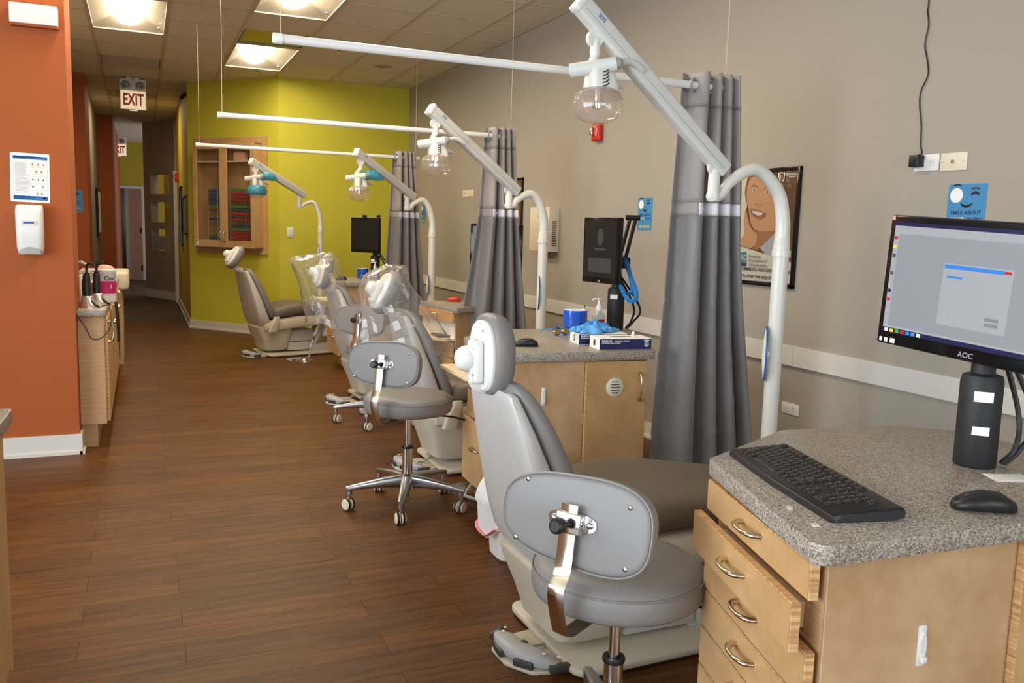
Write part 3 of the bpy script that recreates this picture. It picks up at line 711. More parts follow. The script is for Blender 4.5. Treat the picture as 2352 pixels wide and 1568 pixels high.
# ================================================================== operatory lights on poles
def lm(*a): return Matrix.Translation(a)
def dental_light(label, px, py, goose, arm0, arm1, bowl, yarm, sleeve=0, pouch=True, dia=.034, handle_yaw=0.0, extra_label=''):
    """goose: pixels (top of bend, elbow, post top); arm0/arm1: pixels of arm ends; bowl: pixel of the bowl centre"""
    t = T('dental_light', label, 'dental light', (px, py, 0), group='pole mounted dental lights')
    W = lambda p, y: at(p[0], p[1], 'Y', y)-Vector((px, py, 0))
    top, elb, post = W(goose[0], py), W(goose[1], py), W(goose[2], py)
    O('floor_flange', B().lathe([(dia, .0), (.085, 0), (.085, .012), (dia+.012, .02), (dia, .03)], 28).mesh('floor_flange', 'light_white'), t)
    O('pole', B().cyl((0, 0, .005), (0, 0, 1.285), dia, seg=28).mesh('pole', 'light_white'), t)
    O('pole_collar', B().lathe([(dia, 1.262), (dia+.006, 1.263), (dia+.006, 1.29), (dia, 1.291), (dia+.0, 1.292), (dia+.002, 1.293), (dia-.002, 1.345), (dia-.004, 1.348)], 28).mesh('pole_collar', 'light_white'), t)
    bend = spline([(0, 0, 1.33), (-.003, 0, 1.42), (-.035, 0, 1.53), (top.x*.62, 0, top.z-.035), (top.x, 0, top.z-.028), (top.x*.5+elb.x*.5-.01, 0, top.z*.55+elb.z*.45-.02), (elb.x+.03, 0, elb.z+.005), (elb.x-.012, 0, elb.z-.002)], 6)
    O('gooseneck', B().tube(bend, [dia*(.95-.28*min(1, k/len(bend)*1.3)) for k in range(len(bend))], 18).ball((elb.x-.012, 0, elb.z-.002), dia*.70).mesh('gooseneck', 'light_white', 60), t)
    O('swivel_post', B().lathe([(.024, elb.z-.02), (.027, elb.z), (.025, elb.z+.02), (.024, post.z-.035), (.0235, post.z-.033), (.023, post.z-.02), (.016, post.z+.005), (0, post.z+.006)], 22, M=lm(elb.x-.004, 0, 0)).mesh('swivel_post', 'light_white'), t)
    a0 = W(arm0, py); a1 = W(arm1, yarm)
    d = (a1-a0); L = d.length; dn = d.normalized()
    hz = Vector((dn.x, dn.y, 0)).normalized(); sd = Vector((0, 0, 1)).cross(hz); up = dn.cross(sd)
    if up.z < 0: up = -up
    Ma = Matrix(((dn.x, sd.x, up.x, a0.x), (dn.y, sd.y, up.y, a0.y), (dn.z, sd.z, up.z, a0.z), (0, 0, 0, 1)))
    O('yoke', B().cyl((.0, -.010, -.012), (.0, .010, -.012), .034, seg=24, M=Matrix.Translation((elb.x-.004, 0, post.z+.022)) @ Matrix.Rotation(0, 4, 'Z')).mesh('yoke', 'light_white'), t)
    ar = B().loft([((-.022, 0, .002), (0, .023, 0), (0, 0, .026), 6), ((-.018, 0, .0), (0, .029, 0), (0, 0, .034), 6), ((L*.5, 0, .0), (0, .030, 0), (0, 0, .036), 6), ((L, 0, .0), (0, .030, 0), (0, 0, .036), 6)], 28)
    arm = O('spring_arm', ar.mesh('spring_arm', 'arm_grey', 40), t, M=Ma)
    O('arm_seam', B().box(.0, L-.03, -.0302, -.0292, -.0095, -.0075).box(.0, L-.03, .0292, .0302, -.0095, -.0075).mesh('arm_seam', 'mid_grey', 0), arm)
    O('arm_cap', B().box(L-.022, L+.010, -.032, .032, -.038, .039, .010, 3).mesh('arm_cap', 'light_white'), arm)
    O('logo', text('SDS', .022, 'ink_blue', ext=.0003), arm, M=Matrix(((-1, 0, 0, L-.10), (0, 0, 1, .0304), (0, 1, 0, .012), (0, 0, 0, 1))))
    # hanging yoke, stem, head
    bc = W(bowl, yarm); k1 = Ma @ Vector((L-(.135 if py < 4 else .080), 0, -.050))
    sx = k1.x
    O('hanger', B().cyl((0, -.012, 0), (0, .012, 0), .032, seg=24, M=lm(sx, k1.y, k1.z)).lathe([(.014, 0), (.021, -.05), (.017, -.07)], 16, M=lm(sx+.004, k1.y, k1.z)).mesh('hanger', 'light_white'), t)
    ht = bc.z+.155
    O('stem', B().tube([(sx+.006, k1.y, k1.z-.05), ((sx+.006+bc.x-.028)/2, k1.y, (k1.z-.05+ht)/2), (bc.x-.028, bc.y, ht)], [.016, .0175, .019], 18).mesh('stem', 'light_white'), t)
    hd = O('lamp_head', B().loft([((.0, 0, .155), (.028, 0, 0), (0, .028, 0), 3), ((.004, 0, .13), (.048, 0, 0), (0, .045, 0), 4), ((.010, 0, .075), (.058, 0, 0), (0, .052, 0), 5), ((.010, 0, .055), (.057, 0, 0), (0, .051, 0), 5)], 28).mesh('lamp_head', 'light_white'), t, M=lm(*bc) @ Matrix.Rotation(handle_yaw, 4, 'Z'))
    for k in range(5): O('vent_slot', B().tube(spline([(-.010+k*.0, -.0515, .066+k*.013), (.004, -.053, .070+k*.013), (.016-k*.0008, -.052, .080+k*.013)], 4), .0023, 6).mesh('vent_slot', 'black_matte'), hd)
    O('cross_tube', B().cyl((-.105, .04, .125), (.045, -.055, .152), .027, seg=24).mesh('cross_tube', 'arm_grey'), hd)
    O('tube_cap', B().ball((.046, -.0555, .1525), .0235, .0235, .0235, 16).mesh('tube_cap', 'mid_grey'), hd)
    O('handle', B().tube(spline([(.05, -.03, .15), (.085, -.03, .165), (.12, -.03, .168), (.155, -.03, .155), (.18, -.03, .138)], 6), [.014]*20+[.013, .012, .012, .010, .007], 14).mesh('handle', 'arm_grey'), hd)
    O('handle', B().tube(spline([(.055, .03, .10), (.09, .035, .095), (.13, .04, .085)], 5), [.013]*8+[.009, .008, .006], 12).mesh('handle', 'arm_grey'), hd)
    prof = [(.045, .066), (.062, .062), (.080, .048), (.092, .025), (.096, .0), (.092, -.025), (.076, -.048), (.048, -.063), (.02, -.068), (0, -.069)]
    O('bowl', B().lathe(prof, 48).mesh('bowl', 'bowl_clear', 60), hd)
    O('bowl_rim', B().lathe([(.058, .0642), (.081, .0492), (.0935, .026), (.0945, .024), (.082, .047), (.060, .0615)], 60, rib=.018, ribn=1).mesh('bowl_rim', 'bowl_clear', 0), hd)
    O('bulb_holder', B().lathe([(0, .06), (.020, .06), (.020, .018), (.026, .016), (.027, .0), (.025, -.012), (0, -.012)], 24).mesh('bulb_holder', 'chrome'), hd)
    O('shield', B().grid(lambda u, v: Vector((-.088+.018*u, -.035+.06*v-.02*u, .022-.055*u*1.0)) + Vector((.055*v*.5, 0, 0)), 4, 4).mesh('shield', 'pink_box'), hd)
    if sleeve:
        pts = [Vector((.04, -.03, .15)), Vector((.09, -.045, .162)), Vector((.15, -.05, .15)), Vector((.205, -.055, .118))]
        O('barrier_sleeve', B().tube(spline(pts, 5), [.03+.004*math.sin(k*2.1) for k in range(10)]+[.028, .024, .020, .014, .008, .003], 12, flat=1.4).mesh('barrier_sleeve', 'blue_sleeve', 50), hd, label='translucent blue barrier sleeve over the light handle')
    if sleeve == 2:
        O('barrier_sleeve', B().lathe([(.05, .068), (.083, .052), (.097, .026), (.100, .0), (.096, -.022), (.088, -.034)], 30, rib=.02, ribn=1).mesh('barrier_sleeve', 'blue_sleeve', 60), hd, label='translucent blue barrier film around the bowl')
    return t
dental_light('white pole light with clear bowl beside the framed poster', 2.547, 2.96, [(1720, 376), (1640, 450), (1640, 388)], (1656, 384), (1330, 4), (1373, 243), 2.96)
dental_light('white pole light with clear bowl rising behind the glove box cabinet', 2.547, 5.37, [(1212, 436), (1170, 472), (1170, 440)], (1184, 436), (988, 250), (1002, 380), 5.20)
dental_light('white pole light with a blue sleeve hanging from its handle', 2.547, 7.84, [(965, 453), (936, 478), (938, 454)], (948, 450), (818, 349), (825, 444), 7.50, sleeve=1)
dental_light('white pole light with its bowl wrapped in blue film by the wall cabinet', 1.81, 9.55, [(712, 458), (688, 474), (690, 452)], (698, 447), (576, 370), (590, 440), 9.30, sleeve=2, dia=.027)
# thin oval pads hung on the poles
def pole_pad(label, p, y, hgt, wid, rz=None):
    c = at(p[0], p[1], 'Y', y)
    if rz is None: rz = -math.atan2(c.x, c.y)+.12
    t = T('pole_pad', label, 'pad', c, rz, 'oval pads on the light poles')
    secs = [((0, 0, -hgt/2), (.002, 0, 0), (0, .004, 0), 2)]
    for k in range(1, 8):
        a = k/8; s_ = math.sin(PI*a)**.7
        secs.append(((0, 0, -hgt/2+hgt*a), (.011*s_, 0, 0), (0, wid/2*s_, 0), 2))
    secs.append(((0, 0, hgt/2), (.002, 0, 0), (0, .004, 0), 2))
    O('pad', B().loft(secs, 18).mesh('pad', 'paper', 60), t)
    O('rim', B().tube([(0, wid/2*math.copysign(abs(math.cos(2*PI*k/28))**.9, math.cos(2*PI*k/28)), hgt/2*math.sin(2*PI*k/28)) for k in range(28)], .004, 8, closed=True).mesh('rim', 'ink_blue'), t)
    O('clip', B().box(-.01, .02, -.008, .008, -.012, .012, .003).mesh('clip', 'white_plastic'), t)
pole_pad('thin white oval pad with blue rim on the pole by the poster', (1757, 812), 2.96, .235, .10)
pole_pad('thin white oval pad with blue rim on the pole by the glove boxes', (1236.5, 672), 5.37, .24, .10)
pole_pad('thin white oval pad with blue rim on the pole behind the red mouse', (982, 653), 7.84, .20, .14)
pole_pad('thin white oval pad with blue rim on the pole near the wall cabinet', (731, 582), 9.55, .20, .12)

# ================================================================== curtain rods and curtains
RY = [3.255, 5.70, 8.0]; RX0, RX1, RZ = .455, 2.45, 2.0
rod = B().cyl((RX0, 0, 0), (RX1, 0, 0), .0165, seg=20).mesh('rod', 'rod_white')
cap = B().lathe([(.0165, 0), (.019, .002), (.019, .03), (.0175, .034), (0, .034)], 20, M=Matrix.Rotation(-PI/2, 4, 'Y')).mesh('end_cap', 'rod_white')
for n, y in enumerate(RY):
    t = T('curtain_rod', ['long white rod on wires holding the curtain beside the framed poster', 'long white rod on wires holding the curtain before the half-hidden monitor', 'long white rod on wires holding the curtain closest to the green wall'][n], 'curtain rod', (0, y, RZ), group='white curtain rods on wires')
    O('rod', rod, t); O('end_cap', cap, t, (RX0+.028, 0, 0)); O('end_cap', cap, t, (RX1-.028, 0, 0), (0, 0, PI))
    for x in (RX0+.022, RX1-.03): O('wire', B().tube([(x, 0, .01), (x+.002, .002, .5), (x, 0, ZC-RZ)], .0016, 6).mesh('wire', 'wire'), t)
def curtain(label, y, xl, xr, zb):
    """xl/xr: left and right edge X at top, band height, bottom"""
    t = T('curtain', label, 'curtain', (0, 0, 0), group='grey privacy curtains')
    zt, zm = 2.055, 1.465
    def ex(e, z):
        f = (zt-z)/(zt-zm) if z > zm else 1+(zm-z)/(zm-zb)
        return e[0]+(e[1]-e[0])*f if f <= 1 else e[1]+(e[2]-e[1])*(f-1)**1.15
    rs = random.Random(int(y*10)); ph = [rs.uniform(0, 6) for _ in range(8)]
    def pt(u, z):
        f = (zt-z)/(zt-zb)
        a, b = ex(xl, z), ex(xr, z)
        q = u**.8 if True else u
        n = 4.0
        amp = .042*(1-.25*f)+.01
        yy = amp*math.sin(2*PI*n*u**1.25+.6)+.012*f*math.sin(5*u+3*f*2+ph[0])+.006*math.sin(9*f+ph[1]+4*u)*f
        xx = a+(b-a)*q+.010*math.sin(2*PI*n*u**1.25+ph[2]*.1+1.7)*min(1, 6*u)*min(1, 6*(1-u))
        # crease lines from folding
        cr = sum(.008*math.exp(-((z-zc_-.03*math.sin(5*u+zc_*9))/.012)**2)*(.4+.6*math.sin(13*u+zc_*31)) for zc_ in (1.30, 1.18, 1.05, .93, .80, .68, .55, .43, .3))
        return Vector((xx, y+yy-cr*(1 if math.sin(17*u+z) > 0 else -.4), z))
    def sheet(name, z1, z0, m, nv, off=0, u0=0, u1=1, nu=96):
        o = O(name, B().grid(lambda u, v: pt(u0+(u1-u0)*u, z1+(z0-z1)*v)+Vector((0, off, 0)), nu, nv).mesh(name, m, 180), t)
        s_ = o.modifiers.new('thick', 'SOLIDIFY'); s_.thickness = .0025; s_.offset = 0
        return o
    sheet('header', zt, 1.91, 'curtain_mesh', 6, 0)
    sheet('upper_panel', 1.909, 1.4895, 'curtain_mesh', 14)
    sheet('lower_panel', 1.4345, zb, 'curtain_dark', 64)
    sheet('band', 1.489, 1.435, 'curtain_band', 4, u0=.22)
    sheet('band_edge', 1.489, 1.435, 'curtain_mesh', 4, u1=.22, nu=24)
    sheet('header_seam', 1.913, 1.907, 'curtain_dark', 1, -.002)
    for u in (.30, .86): 
        p = pt(u, 1.462); O('snap', B().ball((0, -.004, 0), .009, .004, .009, 12).mesh('snap', 'white_plastic'), t, p)
    for k, u in enumerate((.09, .33, .56, .76, .93)):
        p = pt(u, RZ); g = O('grommet', B().tube([(.0, .027*math.cos(2*PI*q/24), .027*math.sin(2*PI*q/24)) for q in range(24)], .006, 8, closed=True).mesh('grommet', 'mid_grey'), t, (p.x, y, RZ), (0, 0, .9 if k % 2 else -.9))
    return t
curtain('long grey curtain with white band hanging beside the framed poster', RY[0], (2.212, 2.185, 2.115), (2.478, 2.528, 2.74), .07)
curtain('long grey curtain with white band in front of the half-hidden monitor', RY[1], (2.236, 2.205, 1.95), (2.442, 2.492, 2.68), .07)
curtain('long grey curtain with white band nearest the green wall', RY[2], (2.205, 2.17, 2.06), (2.40, 2.46, 2.60), .07)

# ================================================================== mobile cabinets
ZT = .825
def handle_mesh(L=.085, m='nickel'):
    pts = spline([(-L/2, 0, 0), (-L/2+.004, 0, .016), (-L/4, 0, .026), (0, 0, .029), (L/4, 0, .026), (L/2-.004, 0, .016), (L/2, 0, 0)], 5)
    n = len(pts)
    return B().tube(pts, [.0035+.0035*abs(2*k/(n-1)-1) for k in range(n)], 10, flat=1.35).mesh('handle', m, 60)
HM = handle_mesh(.088); HMB = handle_mesh(.12)
def slab_front(w_, h_, th=.019):
    """drawer or door front in its own frame: x along, y up, z out; laminate face + plywood edge"""
    f = B().box(.0025, w_-.0025, .0025, h_-.0025, th-.0012, th+.0003).mesh('front_face', 'laminate_front', 0)
    e = B().box(0, w_, 0, h_, 0, th-.001, .0008, 1).mesh('front', 'ply_edge', 0)
    return e, f
def front(parent, name, M, w_, h_, handle='h', hx=.5, hy=.62, extra=None):
    e, f = slab_front(w_, h_)
    o = O(name, e, parent, M=M)
    O('front_face', f, o)
    if handle == 'h': O('handle', HM, o, M=Matrix.Translation((w_*hx, h_*hy, .019)))
    if handle == 'v': O('handle', HMB, o, M=Matrix.Translation((w_*hx, h_*hy, .019)) @ Matrix.Rotation(PI/2, 4, 'Z'))
    return o
def cabinet(label, top_poly, body_poly, drawers, side_panels, ztop=ZT, toe_in=.06, rad=.03, hooks=()):
    """top_poly / body_poly: plan outlines (anticlockwise, first edge = near side, last edge = drawer side)"""
    cx, cy = body_poly[0]
    t = T('mobile_cabinet', label, 'cabinet', (cx, cy, 0), group='wooden work cabinets')
    loc = lambda P: [(p[0]-cx, p[1]-cy) for p in P]
    bp = loc(body_poly); c = sum((Vector(p) for p in bp), Vector((0, 0)))/len(bp)
    O('body', B().prism(bp, .125, ztop-.04).mesh('body', 'laminate', 0), t)
    toe = [Vector(p)+(c-Vector(p)).normalized()*toe_in*1.35 for p in bp]
    O('toe_kick', B().prism(toe, 0, .125).mesh('toe_kick', 'laminate', 0), t)
    O('countertop', B().prism(rpoly(loc(top_poly), rad), ztop-.038, ztop, .003, 2).mesh('countertop', 'granite_laminate'), t)
    # drawer side: from last body corner (far) to first corner (near)
    A, F = Vector(bp[0]), Vector(bp[-1]); d = (A-F); Ld = d.length; d.normalize(); n = Vector((d.y, -d.x))
    if n.dot(A-c) < 0: n = -n
    # x from far to near, y up, z = out
    for it in drawers:
        z1, z0, out, kind = it[:4]
        M = frame((F.x+n.x*out, F.y+n.y*out, z0), (d.x, d.y, 0))
        if kind == 'drawer':
            o = front(t, 'drawer', M, Ld, z1-z0, 'h', it[4] if len(it) > 4 else .5, .6)
            if out > .004: O('drawer_box', B().box(.05, Ld-.07, .012, z1-z0-.03, -out-.02, 0).mesh('drawer_box', 'melamine', 0), o)
        elif kind == 'board':
            w2 = it[4]
            bo = O('pull_out_board', B().prism(rpoly([(.0, 0), (Ld, 0), (Ld, w2*.55), (Ld-.14, w2), (.0, w2)], .004), -.016, 0, .001, 1, M=Matrix(((1, 0, 0, 0), (0, 0, 1, 0), (0, 1, 0, 0), (0, 0, 0, 1)))).mesh('pull_out_board', 'melamine', 0), t, M=M)
            for (u, v) in ((.2, .3), (.35, .6), (.6, .35), (.7, .7)): O('peg_hole', B().lathe([(0, .0006), (.004, .0006), (.004, 0)], 10).mesh('peg_hole', 'dark_grey', 0), bo, M=Matrix.Translation((Ld*u, .0005, w2*v)) @ Matrix.Rotation(-PI/2, 4, 'X'))
            O('catch', B().box(Ld*.72, Ld*.9, 0, .008, .01, .022).mesh('catch', 'chrome', 0), bo)
        elif kind == 'open':
            O('open_bay', B().box(.015, Ld-.015, 0, z1-z0, .0005, .002).mesh('open_bay', 'white_interior', 0), t, M=M)
    # near side: panels / doors
    A, G = Vector(bp[0]), Vector(bp[1]); d = G-A; Ln = d.length; d.normalize(); n = Vector((d.y, -d.x))
    for (u0, u1, kind) in side_panels:
        M = frame((A.x+d.x*u0*Ln+n.x*.0005, A.y+d.y*u0*Ln+n.y*.0005, .13), (d.x, d.y, 0)); w_ = (u1-u0)*Ln; h_ = ztop-.045-.13
        if kind == 'door':
            o = front(t, 'door', M, w_, h_, 'v', .87, .82)
            g = O('vent_grille', B().lathe([(0, .004), (.040, .004), (.043, .002), (.043, 0)], 32).mesh('vent_grille', 'ivory'), o, (w_*.47, h_*.82, .0195))
            for k in range(5): O('grille_slot', B().box(-.022+abs(k-2)*.003, .022-abs(k-2)*.003, -.0022, .0022, 0, .001).mesh('grille_slot', 'dark_grey', 0), g, (0, (k-2)*.0125, .004))
        else:
            O('side_panel', B().box(0, w_, 0, h_, 0, .004, .0008, 1).mesh('side_panel', 'laminate', 0), t, M=M)
    for (u, z) in hooks:
        O('adhesive_hook', B().box(-.0095, .0095, -.04, .04, .004, .008, .003).prism(oval(.007, .026, 16), .008, .012).box(-.006, .006, -.03, -.018, .008, .018, .002).mesh('adhesive_hook', 'white_plastic'), t, M=frame((A.x+d.x*u*Ln, A.y+d.y*u*Ln, z), (d.x, d.y, 0)))
    return t
def wp(x, y, z=ZT):
    p = at(x, y, 'Z', z); return (p.x, p.y)
def flip(u): return u
# 1: foreground cabinet with the keyboard
ctop = [wp(1878, 1258), (2.05, 1.005), (2.10, 1.62), (1.93, 1.745), wp(1795, 987), wp(1628, 1052)]
cbody = [(1.085, 1.088), (2.02, 1.03), (2.06, 1.58), (1.88, 1.71), (1.58, 1.755), (1.225, 1.575)]
zs = [.785, .712, .618, .524, .430, .336, .242, .135]
dr = []
for k in range(7): dr.append((zs[k]-.003, zs[k+1], [.012, .042, .010, .010, .010, .010, .010][k], 'drawer'))
cabinet('wooden drawer cabinet with speckled grey top carrying the keyboard and large monitor', ctop, cbody, dr, [(0, .47, 'panel'), (.48, .99, 'door')], hooks=[(.24, .60)])
# 2: cabinet with the glove boxes
c2t = [(1.405, 3.285), (2.105, 3.225), (2.135, 3.285), (2.36, 3.85), (2.40, 4.12), (1.72, 4.12), (1.42, 3.86)]
c2b = [(1.45, 3.315), (2.085, 3.262), (2.31, 3.85), (2.36, 4.08), (1.75, 4.08), (1.465, 3.83)]
cabinet('wooden cabinet with two glove boxes, blue film roll and dark monitor on its grey top', c2t, c2b, [(.782, .705, .010, 'drawer'), (.70, .70, .0, 'board', .17), (.692, .585, .010, 'drawer'), (.58, .45, .010, 'drawer'), (.445, .14, .03, 'drawer', .4)], [(0, .52, 'panel'), (.525, .99, 'door')], hooks=[(.22, .63)])
# 3: cabinet with the red mouse
z3 = .795
w3 = lambda x, y: wp(x, y, z3)
p_l, p_n = Vector(w3(962, 690)), Vector(w3(1046, 708))
dd = (p_n-p_l).normalized()
c3t = [tuple(p_n), (2.50, 5.90), (2.62, 6.02), (2.62, 6.22), (2.1, 6.24), tuple(p_l)]
c3b = [tuple(p_n+Vector((.02, .045))), (2.49, 5.94), (2.60, 6.05), (2.60, 6.19), (2.12, 6.20), tuple(p_l+Vector((.03, .0)))]
cabinet('wooden cabinet with a red mouse on top and an open pull-out shelf', c3t, c3b, [(.762, .685, .010, 'drawer'), (.68, .575, .0005, 'open'), (.575, .575, 0, 'board', .15), (.55, .44, .010, 'drawer'), (.435, .30, .010, 'drawer'), (.295, .14, .010, 'drawer')], [(0, .5, 'panel'), (.51, .99, 'door')], ztop=z3, hooks=[(.35, .56)])
# 4: cabinet by the green wall
c4t = [(1.665, 7.85), (2.0, 7.88), (2.06, 8.12), (2.52, 8.16), (2.52, 8.66), (1.95, 8.66), (1.64, 8.30)]
c4b = [(1.69, 7.885), (1.985, 7.91), (2.045, 8.14), (2.49, 8.18), (2.49, 8.63), (1.97, 8.63), (1.665, 8.28)]
cabinet('wooden cabinet by the green wall with blue film roll and small monitor on top', c4t, c4b, [(.782, .705, .010, 'drawer'), (.66, .66, 0, 'board', .17), (.64, .54, .010, 'drawer'), (.535, .41, .010, 'drawer'), (.405, .14, .012, 'drawer')], [(0, .99, 'panel')], hooks=[(.75, .62)])
# near-left cabinet cut by the picture's edge
lc = T('storage_cabinet', 'wooden cabinet with grey top close to the orange pillar, at the aisle edge', 'cabinet', (-.352, 2.60, 0))
O('body', B().box(-.7, -.012, -1.1, -.012, .1, .787).mesh('body', 'laminate', 0), lc)
O('end_panel', B().box(-.02, -.004, -.03, -.004, .1, .787).mesh('end_panel', 'ply_edge', 0), lc)
O('toe_kick', B().box(-.7, -.08, -1.1, -.06, 0, .1).mesh('toe_kick', 'laminate', 0), lc)
O('countertop', B().prism(rpoly([(-.72, -1.12), (.0, -1.12), (.02, .02), (-.72, .02)], .015), .787, .825, .003).mesh('countertop', 'granite_laminate'), lc)
for k in range(2):
    M = frame((-.02, -.03-.52*k-.51, .13), (0, 1, 0)); front(lc, 'door', M, .505, .64, 'v', .1, .8)

# ================================================================== left wash-up counter by the orange pillar
lt = T('wash_counter', 'wooden counter cabinet with grey top running behind the orange pillar', 'cabinet', (-.5, 5.5, 0))
O('body', B().box(-.28, .285, .31, 3.1, .14, .775).box(.148, .285, 0, .31, .14, .775).mesh('body', 'laminate', 0), lt)
O('toe_kick', B().box(.148, .235, 0.02, 3.1, 0, .14).mesh('toe_kick', 'laminate', 0), lt)
O('countertop', B().prism(rpoly([(.148, -.02), (.30, -.02), (.30, 3.1), (-.28, 3.1), (-.28, .31), (.148, .31)], [0, .02, 0, 0, 0, 0]), .778, .815, .003).mesh('countertop', 'granite_laminate'), lt)
for k in range(5):
    M = frame((.2855, .02+.6*k, .15), (0, 1, 0)); o = front(lt, 'door', M, .59, .61, None)
    O('handle', HMB, o, M=Matrix.Translation((.52 if k % 2 else .05, .53, .019)) @ Matrix.Rotation(PI/2, 4, 'Z'))
rc = T('recess_cabinet', 'tan cabinet with a grey top seen past the left edge of the orange pillar', 'cabinet', (-1.46, 5.9, 0))
O('body', B().box(-.5, .5, -.2, .28, .0, .79).mesh('body', 'laminate', 0), rc)
O('countertop', B().box(-.52, .52, -.23, .28, .79, .83, .003).mesh('countertop', 'granite_laminate'), rc)
O('upper_cabinet', B().box(-.5, .5, .0, .28, 1.35, 2.1, .003).mesh('upper_cabinet', 'laminate', 0), rc)

# ================================================================== monitors
def monitor(label, M, w_, h_, bez=.016, bot=.028, brand=None, dark=True, post=None, extra=None):
    """M: frame at the panel's centre, x right, y up, z out of the screen"""
    t = T('monitor', label, 'monitor', M.translation); Mi = Matrix.Translation(-Vector(M.translation)) @ M
    O('housing', B().box(-w_/2, w_/2, -h_/2, h_/2, -.03, 0, .006).box(-w_*.3, w_*.3, -h_*.32, h_*.32, -.052, -.03, .008).mesh('housing', 'black_gloss'), t, M=Mi)
    s = O('screen', B().box(-w_/2+bez, w_/2-bez, -h_/2+bot, h_/2-bez, 0, .0008).mesh('screen', 'screen_dark' if dark else 'screen_grey', 0), t, M=Mi)
    if brand: O('brand', text(brand, .018, 'ink_grey'), t, M=Mi @ Matrix.Translation((0, -h_/2+bot*.45, .001)))
    if post:
        p = Vector(post)-Vector(M.translation); back = Mi @ Vector((0, -h_*.15, -.05))
        z1 = Mi.translation.z-h_/2+.0
        O('post', B().lathe([(0, .0), (.044, 0), (.046, .004), (.046, z1-p.z-.045), (.042, z1-p.z-.03), (.026, z1-p.z-.025), (.026, z1-p.z+.05), (0, z1-p.z+.05)], 30, M=Matrix.Translation(p)).mesh('post', 'black_matte'), t)
        O('post_neck', B().cyl((p.x, p.y, z1-.02), (p.x, p.y, back.z), .02).cyl((p.x, p.y, back.z), tuple(back), .018).mesh('post_neck', 'black_plastic'), t)
        lab = O('post_label', B().box(-.02, .02, -.012, .012, 0, .001).mesh('post_label', 'paper', 0), t, M=frame((p.x+.047*math.cos(3.93), p.y+.047*math.sin(3.93), z1-.075), (math.cos(3.93+PI/2), math.sin(3.93+PI/2), 0)))
        O('cable', B().tube(spline([back+Vector((.03, .0, -.02)), p+Vector((.09, -.03, (z1-p.z)*.55)), p+Vector((.075, -.045, (z1-p.z)*.2)), p+Vector((.05, -.03, .006))], 8), .006, 8).tube(spline([back+Vector((.04, .01, -.02)), p+Vector((.12, -.05, (z1-p.z)*.5)), p+Vector((.085, -.05, (z1-p.z)*.18)), p+Vector((.055, -.035, .006))], 8), .006, 8).mesh('cable', 'black_plastic'), t)
    return t, s, Mi
# 1: large monitor over the foreground cabinet, facing the chair
c1 = Vector((1.745, 1.372, 1.232))
M1 = frame(c1, (.03, -1, -.055), (0, -.055, 1))
m1, s1, M1i = monitor('large monitor showing a grey desktop window on the keyboard cabinet', M1, .515, .325, .017, .032, 'AOC', False, (1.79, 1.365, ZT))
def scr(name, m, x0, x1, y0, y1, z=.0010, par=s1): return O(name, B().box(x0, x1, y0, y1, z, z+.0003).mesh(name, m, 0), par)
scr('title_bar', 'screen_navy', -.2405, .2405, .1365, .1455)
scr('menu_bar', 'screen_white', -.2405, .2405, .117, .1365)
scr('side_bar', 'screen_white', -.2405, -.226, -.114, .117)
scr('status_bar', 'screen_white', -.2405, .2405, -.119, -.114)
scr('task_bar', 'screen_navy', -.2405, .2405, -.1305, -.119)
dl = scr('dialog', 'screen_white', -.085, .085, -.085, .055, .0014)
scr('dialog_title', 'screen_blue', -.085, .065, .046, .055, .0019); scr('dialog_close', 'screen_red', .066, .084, .0475, .054, .0019)
scr('dialog_border', 'mid_grey', -.088, .088, -.088, .058, .0011)
scr('list_highlight', 'screen_blue', -.075, -.035, .024, .029, .0019)
rs = random.Random(3)
for k in range(17): scr('list_line', 'mid_grey', -.075, -.075+rs.uniform(.018, .036), .016-k*.0052, .0185-k*.0052, .0019)
for k in range(2): scr('dialog_button', 'screen_ui', .035, .068, -.062-k*.012, -.054-k*.012, .0019)
for k in range(9): scr('menu_word', 'mid_grey', -.222+k*.019, -.222+k*.019+rs.uniform(.008, .015), .129, .132, .0016)
for k in range(14): scr('tool_word', 'mid_grey', -.222+k*.021, -.222+k*.021+rs.uniform(.010, .018), .120, .1235, .0016)
for k in range(8): scr('side_icon', ['screen_red', 'ink_yellow', 'dark_grey', 'mid_grey', 'dark_grey', 'mid_grey', 'navy', 'screen_red'][k], -.2385, -.229, .102-k*.022, .110-k*.022, .0016)
for k in range(7): scr('task_icon', ['paper', 'ink_yellow', 'tray_green', 'red', 'screen_blue', 'blue_flyer', 'paper'][k], -.234+k*.016, -.223+k*.016, -.1295, -.121, .0016)
O('bezel_sticker', B().box(-.252, -.244, .150, .160, 0, .001).mesh('bezel_sticker', 'pink_ribbon', 0), m1, M=M1i)
O('bezel_icons', B().box(-.247, -.239, -.156, -.146, 0, .001).box(-.232, -.222, -.157, -.146, 0, .001).box(-.214, -.2, -.157, -.145, 0, .001).mesh('bezel_icons', 'paper', 0), m1, M=M1i)
O('post_label', B().box(-.018, .018, -.01, .01, 0, .001).mesh('post_label', 'paper', 0), m1, M=frame((1.79-c1.x+.047*math.cos(3.93), 1.365-c1.y+.047*math.sin(3.93), .915-c1.z), (math.cos(3.93+PI/2), math.sin(3.93+PI/2), 0)))
